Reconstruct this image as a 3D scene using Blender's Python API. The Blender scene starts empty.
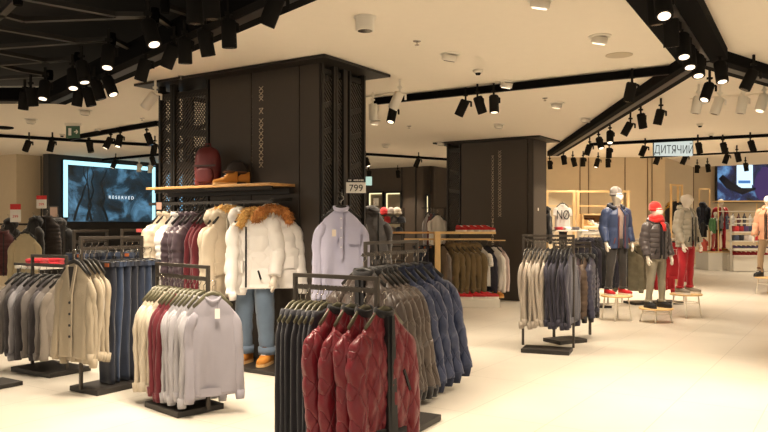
import bpy, math, random
from mathutils import Vector, Matrix, noise
random.seed(7)
PI = math.pi
SC = bpy.context.scene
COL = SC.collection

# ------------------------------------------------------------------ camera
EYE, HOR, F = 1.35, 225.0, 740.0          # eye height, horizon row, focal length in pixels
CEIL = 2.90
cam_d = bpy.data.cameras.new('camera'); cam = bpy.data.objects.new('camera', cam_d); COL.objects.link(cam)
cam.location = (0, 0, EYE); cam.rotation_euler = (PI/2, 0, 0)
cam_d.sensor_width = 36; cam_d.lens = F/768*36; cam_d.shift_y = (HOR-216)/768
cam_d.clip_start = .05; cam_d.clip_end = 200
SC.camera = cam

# ------------------------------------------------------------------ world, exposure
w = bpy.data.worlds.new('shop_ambient'); SC.world = w; w.use_nodes = True
bg = w.node_tree.nodes['Background']; bg.inputs[0].default_value = (1.0, .84, .64, 1); bg.inputs[1].default_value = .90
SC.view_settings.view_transform = 'Standard'; SC.view_settings.look = 'None'
SC.view_settings.gamma = 1; SC.view_settings.use_curve_mapping = False
SC.view_settings.exposure = 0.46
SPOT_W = 74.0
LAMP_COL = (1.0, .84, .64)

# store axes: U runs away to the right, V away to the left
PSI = math.radians(32.9)
U = Vector((math.sin(PSI), math.cos(PSI), 0)); V = Vector((-math.cos(PSI), math.sin(PSI), 0)); Z = Vector((0, 0, 1))
ANG_U = math.atan2(U.y, U.x); ANG_V = math.atan2(V.y, V.x)

def D(px, py, d): return Vector(((px-384)/F*d, d, EYE + (HOR-py)/F*d))
def A(px, py, h):
    d = (h-EYE)*F/(HOR-py); return Vector(((px-384)/F*d, d, h))
def G(px, py): return A(px, py, 0.0)
def on(px, P, dr):                        # parameter along P + t*dr seen in column px
    k = (px-384)/F; return (k*P.y - P.x)/(dr.x - k*dr.y)

def lamp(loc, aim, power, size=70, blend=.7, col=LAMP_COL, rad=.05):
    l = bpy.data.lights.new('spot_light', 'SPOT'); l.energy = power; l.color = col
    l.spot_size = math.radians(size); l.spot_blend = blend; l.shadow_soft_size = rad
    o = bpy.data.objects.new('spot_light', l); COL.objects.link(o); o.location = loc
    o.rotation_euler = Vector(aim).to_track_quat('-Z', 'Y').to_euler()
    return o
# added lights without fixtures, behind the camera and ahead, to brighten the floor
for lx, ly, ax, ay, p in ((-2.6, 1.2, -.1, .5, 90), (-.6, 1.0, .0, .55, 90), (1.6, 1.4, .05, .5, 90), (3.4, 2.8, .0, .35, 100), (.6, 3.2, .1, .2, 80),
                       (2.4, 4.6, .1, .25, 110), (4.4, 5.6, .1, .2, 100), (-4.2, 3.4, .1, .4, 90), (1.0, 5.6, .1, .15, 70), (6.5, 8.5, .1, .2, 120), (6.0, 11.5, 0, .1, 120),
                       (8.4, 12.5, 0, .1, 130), (9.5, 16, 0, .2, 130), (3.6, 9.6, 0, .2, 100)):
    lamp((lx, ly, CEIL-.08), (ax, ay, -1), p*.52, 100)
for lx, ly, p in ((10, 20, 260), (13, 21, 260), (10.5, 23, 220), (14, 23.5, 260), (12, 18.5, 200)):
    lamp((lx, ly, 3.7), (0, .1, -1), p*.75, 110)  # unseen lights added to brighten the far hall
for lx, ly, ay, p in ((-6.5, 11.5, .3, 150), (-8.5, 13.5, .3, 180), (1.2, 16.5, .35, 130), (-1.5, 14, .2, 120), (5.0, 13.6, .25, 150), (3.8, 14.2, .3, 130)):
    lamp((lx, ly, CEIL-.08), (0, ay, -1), p*.7, 100)  # added lights without fixtures, lifting the dark far left and back

# ------------------------------------------------------------------ materials
def lin(c):
    c /= 255.0
    return c/12.92 if c <= .04045 else ((c+.055)/1.055)**2.4
def rgb(r, g, b): return (lin(r), lin(g), lin(b), 1)
MATS = {}
def mat(name, col, rough=.6, metal=0., bump=0., scale=200., var=.0, sheen=0., kind='noise', coat=0.):
    if name in MATS: return MATS[name]
    m = bpy.data.materials.new(name); m.use_nodes = True; nt = m.node_tree; N = nt.nodes; L = nt.links
    b = N['Principled BSDF']; b.inputs['Base Color'].default_value = rgb(*col); b.inputs['Roughness'].default_value = rough
    b.inputs['Metallic'].default_value = metal
    if sheen: b.inputs['Sheen Weight'].default_value = sheen
    if coat: b.inputs['Coat Weight'].default_value = coat; b.inputs['Coat Roughness'].default_value = .3
    tc = N.new('ShaderNodeTexCoord')
    if var:
        n = N.new('ShaderNodeTexNoise'); n.inputs['Scale'].default_value = 9; n.inputs['Detail'].default_value = 5
        L.new(tc.outputs['Object'], n.inputs['Vector'])
        r = N.new('ShaderNodeMix'); r.data_type = 'RGBA'
        c = rgb(*col); r.inputs[6].default_value = [x*(1-var) for x in c[:3]]+[1]; r.inputs[7].default_value = [min(1, x*(1+var)) for x in c[:3]]+[1]
        L.new(n.outputs['Fac'], r.inputs[0]); L.new(r.outputs[2], b.inputs['Base Color'])
    if bump:
        if kind == 'rib':
            t = N.new('ShaderNodeTexWave'); t.inputs['Scale'].default_value = scale; t.bands_direction = 'X'; out = t.outputs['Fac']
        else:
            t = N.new('ShaderNodeTexNoise'); t.inputs['Scale'].default_value = scale; t.inputs['Detail'].default_value = 3; out = t.outputs['Fac']
        L.new(tc.outputs['Object'], t.inputs['Vector'])
        bp = N.new('ShaderNodeBump'); bp.inputs['Strength'].default_value = bump; bp.inputs['Distance'].default_value = .004
        L.new(out, bp.inputs['Height']); L.new(bp.outputs[0], b.inputs['Normal'])
    MATS[name] = m; return m
def emit(name, col, s):
    if name in MATS: return MATS[name]
    m = bpy.data.materials.new(name); m.use_nodes = True; nt = m.node_tree
    b = nt.nodes['Principled BSDF']; b.inputs['Base Color'].default_value = (0, 0, 0, 1)
    b.inputs['Emission Color'].default_value = rgb(*col); b.inputs['Emission Strength'].default_value = s
    MATS[name] = m; return m
def cloth(name, col, var=.12, rough=.85, sheen=.25): return mat(name, col, rough, 0, .35, 240, var, sheen)
def nylon(name, col, rough=.42): return mat(name, col, rough, 0, .5, 45, .1, .1)

M_BLACK = mat('black_paint', (26, 25, 24), .5, 0, .1, 90)
M_TRACK = mat('track_black', (13, 12, 12), .5)
M_SPOTB = mat('spot_black', (34, 32, 30), .5)
M_LENS = emit('lit_lens', (255, 232, 200), 2.0)
M_LENSD = mat('dark_lens', (120, 112, 100), .15, .6)
M_WHITE = mat('white_paint', (226, 220, 208), .5)
M_RACK = mat('rack_steel', (68, 61, 54), .42, .35, .12, 60, .08)
M_BASE = mat('rack_base', (46, 42, 39), .5, .2, .1, 60, .1)
M_CHROME = mat('chrome', (190, 185, 178), .2, 1)
M_WOOD = mat('oak', (196, 150, 92), .5, 0, .15, 30, .15)
M_PINE = mat('pine', (226, 190, 134), .55, 0, .12, 30, .1)
M_HANG = mat('hanger_black', (34, 32, 30), .45)
M_HANGO = mat('hanger_olive', (92, 88, 68), .45)
M_PAPER = mat('white_card', (238, 234, 226), .6)
M_RED = mat('red_card', (205, 36, 34), .5)
M_INK = mat('ink', (24, 24, 26), .6)
M_MANQ = mat('mannequin_white', (236, 226, 212), .38, 0, .05, 20)

def quilted(name, col, rough=.38, p=.13):
    if name in MATS: return MATS[name]
    m = mat(name, col, rough, 0, 0, 45, .1, .1); nt = m.node_tree; N = nt.nodes; L = nt.links; b = N['Principled BSDF']
    tc = N.new('ShaderNodeTexCoord'); sp_ = N.new('ShaderNodeSeparateXYZ'); L.new(tc.outputs['Object'], sp_.inputs[0])
    nz = N.new('ShaderNodeTexNoise'); nz.inputs['Scale'].default_value = 22; nz.inputs['Detail'].default_value = 4; L.new(tc.outputs['Object'], nz.inputs['Vector'])
    def mt(op, a, b_=None):
        n = N.new('ShaderNodeMath'); n.operation = op
        for i, v in enumerate((a, b_)):
            if v is None: continue
            if isinstance(v, (int, float)): n.inputs[i].default_value = v
            else: L.new(v, n.inputs[i])
        return n.outputs[0]
    x = mt('MULTIPLY', sp_.outputs[0], 1.3*PI/p); z = mt('MULTIPLY', sp_.outputs[2], .66*PI/p)
    a = mt('ABSOLUTE', mt('SINE', mt('ADD', x, z))); c = mt('ABSOLUTE', mt('SINE', mt('SUBTRACT', x, z)))
    h = mt('POWER', mt('MINIMUM', a, c), .35)
    h = mt('ADD', h, mt('MULTIPLY', nz.outputs['Fac'], .6))
    bp = N.new('ShaderNodeBump'); bp.inputs['Strength'].default_value = .9; bp.inputs['Distance'].default_value = .012
    L.new(h, bp.inputs['Height']); L.new(bp.outputs[0], b.inputs['Normal'])
    return m

# ------------------------------------------------------------------ mesh helpers
class MB:
    def __init__(s): s.v = []; s.f = []
    def add(s, vs, fs):
        k = len(s.v); s.v += [tuple(v) for v in vs]; s.f += [tuple(i+k for i in f) for f in fs]; return s
    def box(s, c, sz, rz=0., M=None):
        cx, cy, cz = c; a, b, h = sz[0]/2, sz[1]/2, sz[2]/2
        vs = [Vector((x, y, z)) for z in (-h, h) for x, y in ((-a, -b), (a, -b), (a, b), (-a, b))]
        R = M if M is not None else Matrix.Rotation(rz, 3, 'Z')
        vs = [R @ v + Vector((cx, cy, cz)) for v in vs]
        return s.add(vs, [(3, 2, 1, 0), (4, 5, 6, 7), (0, 1, 5, 4), (1, 2, 6, 5), (2, 3, 7, 6), (3, 0, 4, 7)])
    def bar(s, p, q, wd, ht):                      # rectangular bar p -> q
        p, q = Vector(p), Vector(q); d = q-p; L_ = d.length; d.normalize()
        up = Z if abs(d.z) < .9 else Vector((1, 0, 0)); sd = d.cross(up).normalized(); up = sd.cross(d)
        vs = []
        for e in (p, q):
            for a, b in ((-1, -1), (1, -1), (1, 1), (-1, 1)): vs.append(e + sd*a*wd/2 + up*b*ht/2)
        return s.add(vs, [(0, 1, 2, 3), (7, 6, 5, 4), (0, 4, 5, 1), (1, 5, 6, 2), (2, 6, 7, 3), (3, 7, 4, 0)])
    def loft(s, rings, cap0=True, cap1=True):
        n = len(rings[0]); vs = [p for r in rings for p in r]; fs = []
        for i in range(len(rings)-1):
            for j in range(n):
                k = (j+1) % n; fs.append((i*n+j, i*n+k, (i+1)*n+k, (i+1)*n+j))
        if cap0: fs.append(tuple(range(n-1, -1, -1)))
        if cap1: fs.append(tuple((len(rings)-1)*n+j for j in range(n)))
        return s.add(vs, fs)
    def tube(s, path, r, n=10, flat=1., cap=True, side=None, off=None):
        path = [Vector(p) for p in path]; rings = []
        rs = r if isinstance(r, (list, tuple)) else [r]*len(path)
        prev = side
        for i, p in enumerate(path):
            a = path[max(0, i-1)]; b = path[min(len(path)-1, i+1)]; t = (b-a).normalized()
            if prev is None: prev = Vector((1, 0, 0)) if abs(t.x) < .9 else Vector((0, 1, 0))
            x = (prev - t*prev.dot(t)).normalized(); y = t.cross(x)
            if side is None: prev = x
            ring = []
            for j in range(n):
                th = 2*PI*j/n; rr = rs[i]; o = 0
                if off: o = off(i, th, p)
                ring.append(p + x*math.cos(th)*(rr+o) + y*math.sin(th)*(rr*flat+o))
            rings.append(ring)
        return s.loft(rings, cap, cap)
    def disc_stack(s, prof, c=(0, 0, 0), n=20, axis=None):   # lathe: prof = [(r, z)]
        rings = []
        R = Vector(axis).to_track_quat('Z', 'Y').to_matrix() if axis is not None else None
        for r, z in prof:
            ring = [Vector((r*math.cos(2*PI*j/n), r*math.sin(2*PI*j/n), z)) for j in range(n)]
            if R: ring = [R @ q for q in ring]
            rings.append([q + Vector(c) for q in ring])
        return s.loft(rings)
    def blob(s, c, r, seed=0, amp=.0, n=12, m=8, fr=6):
        rings = []
        for i in range(1, m):
            ph = PI*i/m; ring = []
            for j in range(n):
                th = 2*PI*j/n; d = Vector((math.sin(ph)*math.cos(th), math.sin(ph)*math.sin(th), -math.cos(ph)))
                k = 1+amp*noise.noise(d*fr+Vector((seed, seed*2, 0)))
                ring.append(Vector((c[0]+d.x*r[0]*k, c[1]+d.y*r[1]*k, c[2]+d.z*r[2]*k)))
            rings.append(ring)
        return s.loft(rings)
    def mesh(s, name, m, smooth=False):
        me = bpy.data.meshes.new(name); me.from_pydata(s.v, [], s.f); me.validate()
        if m: me.materials.append(m)
        if smooth:
            for p in me.polygons: p.use_smooth = len(p.vertices) < 8
        me.update(); return me
    def build(s, name, m, parent=None, smooth=False, bevel=0., loc=None):
        o = bpy.data.objects.new(name, s.mesh(name, m, smooth)); COL.objects.link(o)
        if parent: o.parent = parent
        if loc is not None: o.location = loc
        if bevel:
            b = o.modifiers.new('bevel', 'BEVEL'); b.width = bevel; b.segments = 2; b.limit_method = 'ANGLE'
        return o
def tag(o, label, cat, group=None):
    o['label'] = label; o['category'] = cat
    if group: o['group'] = group
    return o
def thing(name, label, cat, loc=(0, 0, 0), rz=0., group=None):
    o = bpy.data.objects.new(name, None); COL.objects.link(o); o.empty_display_size = .05
    o.location = loc; o.rotation_euler = (0, 0, rz); return tag(o, label, cat, group)
def struct(name, mb, m, smooth=False):
    o = mb.build(name, m, None, smooth); o['kind'] = 'structure'; return o
def inst(name, me, parent, loc=None, rot=None):
    o = bpy.data.objects.new(name, me); COL.objects.link(o); o.parent = parent
    if loc is not None: o.location = loc
    if rot is not None: o.rotation_euler = rot
    return o
def text(name, s, size, m, parent, loc, rot=(PI/2, 0, 0), ext=.001, sx=1.):
    c = bpy.data.curves.new(name, 'FONT'); c.body = s; c.size = size; c.extrude = ext; c.align_x = 'CENTER'; c.align_y = 'CENTER'
    f_ = bpy.data.objects.new('tmp', c); COL.objects.link(f_); dg = bpy.context.evaluated_depsgraph_get()
    me = bpy.data.meshes.new_from_object(f_.evaluated_get(dg)); bpy.data.objects.remove(f_); me.name = name
    if not me.materials: me.materials.append(m)
    o = bpy.data.objects.new(name, me); COL.objects.link(o); o.parent = parent
    o.location = loc; o.rotation_euler = rot; o.scale = (sx, 1, 1); return o
ORD = ['first', 'second', 'third', 'fourth', 'fifth', 'sixth', 'seventh', 'eighth', 'ninth', 'tenth', 'eleventh', 'twelfth', 'thirteenth', 'fourteenth', 'fifteenth', 'sixteenth']

# ------------------------------------------------------------------ structure
def floor_mat():
    m = bpy.data.materials.new('floor_stone'); m.use_nodes = True; nt = m.node_tree; N = nt.nodes; L = nt.links; b = N['Principled BSDF']
    tc = N.new('ShaderNodeTexCoord'); mp = N.new('ShaderNodeMapping'); mp.inputs['Rotation'].default_value = (0, 0, -ANG_U)
    L.new(tc.outputs['Object'], mp.inputs['Vector'])
    br = N.new('ShaderNodeTexBrick'); br.offset = 0; br.inputs['Scale'].default_value = 1; br.inputs['Brick Width'].default_value = 1.2; br.inputs['Row Height'].default_value = .6
    br.inputs['Mortar Size'].default_value = .0025; br.inputs['Color1'].default_value = rgb(222, 214, 200); br.inputs['Color2'].default_value = rgb(219, 211, 197); br.inputs['Mortar'].default_value = rgb(176, 168, 154)
    L.new(mp.outputs[0], br.inputs['Vector'])
    n = N.new('ShaderNodeTexNoise'); n.inputs['Scale'].default_value = 1.3; n.inputs['Detail'].default_value = 6; L.new(tc.outputs['Object'], n.inputs['Vector'])
    mx = N.new('ShaderNodeMix'); mx.data_type = 'RGBA'; mx.blend_type = 'MULTIPLY'; mx.inputs[0].default_value = .25
    L.new(br.outputs['Color'], mx.inputs[6]); L.new(n.outputs['Fac'], mx.inputs[7]); L.new(mx.outputs[2], b.inputs['Base Color'])
    b.inputs['Roughness'].default_value = .34
    return m
struct('floor', MB().add([(-18, -5, 0), (26, -5, 0), (26, 36, 0), (-18, 36, 0)], [(0, 1, 2, 3)]), floor_mat())
M_CEIL = mat('ceiling_paint', (236, 226, 210), .8, 0, .1, 8, .02)
M_WALLB = mat('beige_wall', (206, 188, 158), .7, 0, .1, 12, .04)
M_WALLD = mat('brown_wall', (84, 72, 61), .65, 0, .1, 12, .08)
M_WALLK = mat('black_wall', (30, 27, 27), .6, 0, .1, 12)
M_DARKSOF = mat('dark_soffit', (30, 27, 25), .9, 0, .3, 4, .25)

Q0 = A(68, 96, CEIL); Q1 = A(285, 0, CEIL); dq = (Q1-Q0).normalized()
Qn = Q0 + dq*((-4-Q0.y)/dq.y); Ql = Vector((-18, Q0.y, CEIL))
W1 = A(665, 157.3, CEIL); E = A(693, 167, CEIL)
pts = [(Qn.x, Qn.y), (Q0.x, Q0.y), (Ql.x, Ql.y), (-18, 30), (E.x-1.2, 30), (E.x, E.y), ((E-V*20).x, (E-V*20).y), (26, -4)]
mb = MB(); n = len(pts)
mb.add([(x, y, CEIL) for x, y in pts]+[(x, y, CEIL+.12) for x, y in pts], [tuple(range(n-1, -1, -1)), tuple(range(n, 2*n))]+[(i, (i+1) % n, (i+1) % n+n, i+n) for i in range(n)])
struct('ceiling', mb, M_CEIL)
struct('ceiling_void', MB().box((-8, 4, 3.75), (26, 18, .1)), M_DARKSOF)
struct('ceiling_hall', MB().box((16, 22, 3.9), (24, 30, .1)), M_CEIL)

def wall(name, P, Q, m, h=CEIL, th=.2, z0=0., back=None):
    P, Q = Vector(P), Vector(Q); d = (Q-P); d.z = 0; n_ = Vector((d.y, -d.x, 0)).normalized()
    if n_.y < 0: n_ = -n_                       # thickness goes away from the camera
    if back is not None and n_.dot(back) < 0: n_ = -n_
    vs = []
    for z in (z0, h):
        for p in (P, Q, Q+n_*th, P+n_*th): vs.append((p.x, p.y, z))
    return struct(name, MB().add(vs, [(3, 2, 1, 0), (4, 5, 6, 7), (0, 1, 5, 4), (1, 2, 6, 5), (2, 3, 7, 6), (3, 0, 4, 7)]), m)

# left: black wall of the video screen, runs along U
PL = D(62, 158, 1.48*F/67.); PL.z = 0
wall('wall_left', PL+U*on(48.5, PL, U), PL+U*6, M_WALLK)
# beige column left of the screen
PC = A(16, 154, CEIL); PC.z = 0
tpc = on(47, PC, U)
mb = MB(); c = PC + U*(tpc*.5) + V*.4
mb.box((c.x, c.y, CEIL/2), (tpc*.98, .8, CEIL), ANG_U); struct('column', mb, M_WALLB)
e1 = PC+U*tpc
mb = MB(); q = PC+U*(tpc*.8); mb.bar((q.x, q.y, 0), (q.x, q.y, CEIL), .02, .02); struct('trim_1', mb, M_WALLD)
wall('wall_far_left', D(-500, 0, 16.5), D(16, 0, 20), M_WALLB)

# middle brown walls
K = A(430, 165.8, CEIL); K.z = 0
wall('wall_middle', K+V*9, K, M_WALLD)
wall('wall_middle_side', K, K+U*3, M_WALLD, back=V)
q = K+V*.02
for k, (px, m_) in enumerate(((402, M_WALLK), (416, M_WALLK))):
    t = on(px, K, V); p = K+V*t-U*.01
    struct('trim_%d' % (k+2), MB().bar((p.x, p.y, 0), (p.x, p.y, CEIL), .03, .03), m_)
t0, t1 = on(428, K, V), on(404, K, V); a = K+V*t0-U*.05; b_ = K+V*t1-U*.05
struct('trim_4', MB().bar((a.x*.5+b_.x*.5, a.y*.5+b_.y*.5, 0), (a.x*.5+b_.x*.5, a.y*.5+b_.y*.5, CEIL), .01, .01), M_WALLD)
# beige back wall
WL = D(440, 0, W1.y+1.5); WL.z = 0; W1.z = 0
wall('wall_back', D(520, 0, W1.y), W1, M_WALLB)
for k, px in enumerate((580, 588.5, 625, 647.5, 652)):
    p = D(px, 0, W1.y-.005); struct('trim_%d' % (k+5), MB().bar((p.x, p.y, 0), (p.x, p.y, CEIL-.005), .025, .02), mat('seam', (120, 100, 76), .7))
wall('wall_right_side', W1, Vector((E.x, E.y, 0)), M_WALLB, h=3.85, back=V)
HALL_D = 25.5
wall('wall_hall', D(660, 0, HALL_D), D(900, 0, HALL_D), M_WALLB, h=3.85)
p = D(693.5, 0, HALL_D-.01); struct('trim_10', MB().bar((p.x, p.y, 0), (p.x, p.y, 3.85), .04, .02), mat('seam', (120, 100, 76), .7))

# ------------------------------------------------------------------ clad columns
def perf_mat():
    m = bpy.data.materials.new('perforated_sheet'); m.use_nodes = True; nt = m.node_tree; N = nt.nodes; L = nt.links; b = N['Principled BSDF']
    b.inputs['Base Color'].default_value = rgb(60, 53, 46); b.inputs['Roughness'].default_value = .5
    tc = N.new('ShaderNodeTexCoord'); wv = N.new('ShaderNodeTexWave'); wv.bands_direction = 'DIAGONAL'; wv.inputs['Scale'].default_value = 14
    L.new(tc.outputs['Object'], wv.inputs['Vector'])
    gt = N.new('ShaderNodeMath'); gt.operation = 'GREATER_THAN'; gt.inputs[1].default_value = .58; L.new(wv.outputs['Fac'], gt.inputs[0])
    tr = N.new('ShaderNodeBsdfTransparent'); mx = N.new('ShaderNodeMixShader')
    L.new(gt.outputs[0], mx.inputs[0]); L.new(b.outputs[0], mx.inputs[1]); L.new(tr.outputs[0], mx.inputs[2]); L.new(mx.outputs[0], N['Material Output'].inputs[0])
    return m
M_PERF = perf_mat()
M_CLAD = mat('clad_panel', (66, 58, 51), .5, .15, .15, 300, .06)
M_CLADF = mat('clad_frame', (36, 32, 28), .45, .2)
M_MARK = mat('pattern_mark', (196, 182, 160), .4)

def clad(name, corner, tV, sU, panels_v, panels_u, label, marks):
    """dark clad column: front corner, length tV along V, sU along U; panels = [(from, to, kind)] as fractions"""
    T = CEIL-.03
    t = thing(name, label, 'column', (corner.x, corner.y, 0), ANG_U)          # local +X = U, local +Y = V
    fr = MB()
    for x in (0.02, sU-.02):
        for y in (.02, tV-.02): fr.bar((x, y, 0), (x, y, T), .05, .05)
    fr.build('corner_frame', M_CLADF, t)
    for side in (0, 1):
        for a, b, kind in panels_v:
            a_, b_ = a*tV, b*tV; x = 0.0 if side == 0 else sU
            if side == 1 and kind != 'mesh': kind = 'solid'
            if kind == 'solid':
                MB().box((x, (a_+b_)/2, T/2), (.018, b_-a_-.014, T), 0).build('panel', M_CLAD, t, bevel=.003)
            else:
                MB().add([(x, a_+.03, .1), (x, b_-.03, .1), (x, b_-.03, T-.12), (x, a_+.03, T-.12)], [(0, 1, 2, 3)]).build('perforated_panel', M_PERF, t)
                f = MB()
                for yy in (a_+.02, b_-.02): f.bar((x, yy, 0), (x, yy, T), .03, .05)
                for zz in (.05, 1.1, 1.95, 2.3, T-.12): f.bar((x+.02, a_, zz), (x+.02, b_, zz+(.06 if zz < T-.2 else 0)), .03, .07)
                f.build('panel_frame', M_CLADF, t)
    for side in (0, 1):
        for a, b, kind in panels_u:
            a_, b_ = a*sU, b*sU; y = 0.0 if side == 0 else tV
            if kind == 'solid': MB().box(((a_+b_)/2, y, T/2), (b_-a_-.01, .018, T), 0).build('panel', M_CLAD, t, bevel=.003)
            else:
                MB().add([(a_+.02, y, .1), (b_-.02, y, .1), (b_-.02, y, T-.1), (a_+.02, y, T-.1)], [(0, 1, 2, 3)]).build('perforated_panel', M_PERF, t)
                f = MB()
                for xx in (a_+.02, b_-.02): f.bar((xx, y, 0), (xx, y, T), .05, .03)
                for zz in (.05, 1.3, 1.9, 2.2, 2.45, T-.06): f.bar((a_, y+.02, zz), (b_, y+.02, zz+(.08 if zz < T-.2 else 0)), .03, .05)
                f.build('panel_frame', M_CLADF, t)
    MB().box((sU/2, tV/2, T+.012), (sU+.38, tV+.40, .025)).build('top_plate', M_CLADF, t)
    MB().box((sU/2, tV/2, .03), (sU+.01, tV+.01, .06)).build('plinth', M_CLADF, t)
    mk = MB()
    for y, z0, z1, st, wd in marks:                                          # column of small pale linked-chain marks
        z = z0; i = 0
        while z < z1:
            for s in (-1, 1):
                mk.bar((-.012, y-s*wd/2, z), (-.012, y+s*wd/2, z+st*.8), .012, .004)
            if i % 3 == 0: mk.bar((-.012, y-wd/2, z+st*.8), (-.012, y+wd/2, z+st*.8), .01, .004)
            z += st; i += 1
    mk.build('pattern_marks', M_MARK, t)
    return t
FA = A(320, 63, CEIL-.03); FA.z = 0
tA = on(160, FA, V); sA = on(364, FA, U)
fr = lambda px: on(px, FA, V)/tA
marksA = [(on(262, FA, V), 1.55+.37, 2.38, .062, .05), (on(262, FA, V), 2.45, 2.52, .07, .05), (on(262, FA, V), 2.58, 2.68, .05, .05)]
clad('clad_column', FA, tA, sA, [(0, fr(300), 'solid'), (fr(300), fr(252), 'solid'), (fr(252), fr(210), 'solid'), (fr(210), fr(174), 'mesh'), (fr(174), 1, 'mesh')],
     [(0, .3, 'mesh'), (.3, .52, 'mesh'), (.52, .6, 'solid'), (.6, 1, 'mesh')], 'large dark panelled column with perforated ends behind the white fur-hooded coats', marksA)
FB = A(533, 138.5, CEIL-.03); FB.z = 0
tB = on(447, FB, V); sB = on(546, FB, U); fb = lambda px: on(px, FB, V)/tB
clad('clad_column', FB, tB, sB, [(0, fb(528), 'solid'), (fb(528), fb(461), 'solid'), (fb(461), 1, 'mesh')], [(0, 1, 'solid')],
     'smaller dark square column standing in the middle of the shop behind red shoes', [(on(500, FB, V), 1.5, 2.66, .05, .06), (on(493, FB, V), 1.5, 2.6, .07, .04), (on(493, FB, V), .9, 1.4, .12, .03)])
MB().box((.12, .0, 0), (.04, .004, .05)).build('price_sticker', M_PAPER, bpy.data.objects['clad_column.001'], loc=(0.1, -.012, 1.63))

# ------------------------------------------------------------------ ceiling profiles and tracks
def profile(label, P, Q, wd, ht, z=None, name='lighting_track', cat='lighting track', m=M_TRACK, group=None, slots=True):
    P, Q = Vector(P), Vector(Q); z = CEIL - ht/2 if z is None else z
    L_ = (Q-P).length; a = math.atan2(Q.y-P.y, Q.x-P.x)
    t = thing(name, label, cat, (P.x, P.y, z), a, group)
    MB().box((L_/2, 0, 0), (L_, wd, ht)).build('housing', m, t, bevel=.004)
    if slots:
        MB().box((L_/2, 0, -ht/2-.002), (L_*.98, wd*.3, .006)).build('conductor_rail', mat('rail_grey', (40, 38, 36), .4, .3), t)
    return t
profile('long thin black track crossing the ceiling right of the big column', A(374, 105.5, CEIL-.1), A(690, 73, CEIL-.1), .05, .08, CEIL-.05)
NODE = A(703, 62, CEIL-.1)
a1 = A(661, 0, CEIL-.1); d1 = (a1-NODE).normalized()
profile('wide black ceiling channel coming overhead from the top edge at right', NODE+d1*6, NODE, .40, .10, CEIL-.05)
a2 = A(768, 81, CEIL-.1)
profile('wide black ceiling channel leaving the junction to the right edge', NODE, NODE+(a2-NODE)*1.8, .28, .10, CEIL-.051)
profile('long black ceiling channel running straight back to the beige wall', NODE+Vector((0, .1, 0)), A(553, 156, CEIL-.1), .24, .10, CEIL-.052)
profile('thin black track in front of the children department sign', A(590, 146, CEIL-.06), A(790, 136, CEIL-.06), .05, .05, CEIL-.03)
profile('lower thin black track directly under the children department sign', A(640, 157.5, CEIL-.12), A(800, 149.5, CEIL-.12), .035, .03, CEIL-.12)
profile('thin black track running along the ceiling at the far left', A(-30, 135, CEIL-.05), A(152, 146, CEIL-.05), .05, .05, CEIL-.03)
profile('black track slanting in front of the exit sign', A(70, 140.5, CEIL-.08), A(158, 126, CEIL-.08), .07, .07, CEIL-.04)
profile('short black track above the big video screen', A(88, 162, CEIL-.05), A(158, 155.5, CEIL-.05), .05, .05, CEIL-.03)
profile('thin black track in front of the brown wall between the columns', A(366, 155, CEIL-.05), A(452, 160.5, CEIL-.05), .05, .05, CEIL-.03)
profile('white ceiling track with white lamps at the upper right', A(690, 100, CEIL-.02), A(800, 92, CEIL-.02), .04, .02, CEIL-.012, m=M_CEIL, slots=False)
profile('short white track beside the top of the big column', A(366, 97.5, CEIL-.02), A(400, 93.5, CEIL-.02), .04, .02, CEIL-.012, m=M_WHITE, slots=False)
# edge beams of the open dark ceiling
profile('thick black beam edging the open ceiling above the knitwear', Q0-dq*.1+Vector((-.1, -.13, 0)), Q1+dq*4+Vector((-.1, -.13, 0)), .30, .16, CEIL-.02, name='ceiling_edge_beam', cat='ceiling beam')
profile('black beam edging the open ceiling at the far left', Q0+Vector((0, -.13, 0)), Ql+Vector((0, -.13, 0)), .30, .14, CEIL-.02, name='ceiling_edge_beam', cat='ceiling beam')
# zig-zag tubes in the open ceiling
M_TUBE = mat('dark_tube', (44, 40, 35), .4, .4)
for m_ in (M_TRACK, M_SPOTB, M_BLACK): m_.node_tree.nodes['Principled BSDF'].inputs['Specular IOR Level'].default_value = .05; m_.node_tree.nodes['Principled BSDF'].inputs['Roughness'].default_value = .8
def zig(label, tips):
    pts_ = [A(x, y, CEIL+.02) for x, y in tips]
    t = thing('ceiling_truss', label, 'ceiling truss', pts_[0], 0, 'zigzag bars in the open dark ceiling')
    for p, q in zip(pts_, pts_[1:]):
        MB().bar(p-pts_[0], q-pts_[0], .05, .035).build('truss_bar', M_TUBE, t)
    j = MB().disc_stack([(.03, -.05), (.035, 0), (.03, .05)]); j.build('joint', M_TRACK, t)
zig('bent black ceiling bar nearest the top left corner', [(155, 15), (24, 20), (-20, 8)])
zig('black ceiling bar rising steeply to the top edge at left', [(155, 15), (115, 14.5), (32, -1), (-10, -10)])
zig('bent black ceiling bar with its joint left of the lit lamp', [(112, 39), (0, 47), (-30, 49)])
zig('second steep black ceiling bar from the top left corner', [(112, 39), (76, 41), (-6, 27)])
zig('third black ceiling bar from the top at far left', [(78, 58), (0, 64), (-30, 66)])
zig('steep bar meeting the third ceiling bar at far left', [(78, 58), (48, 61), (-6, 51)])
zig('lowest flat black ceiling bar at far left', [(50, 75), (0, 78), (-30, 80)])
zig('steep bar meeting the lowest ceiling bar at far left', [(50, 75), (20, 70), (-6, 63)])
zig('thin brace from the first joint to the edge beam', [(155, 15), (172, 27), (195, 34)])
zig('thin brace from the second joint to the edge beam', [(112, 39), (128, 47), (146, 55)])
zig('short black bar in the dark ceiling near the top middle', [(165, 6), (190, 14), (215, 18)])
zig('broad tube crossing the very top left corner', [(18, -2), (4, 12), (-8, 22)])

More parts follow.
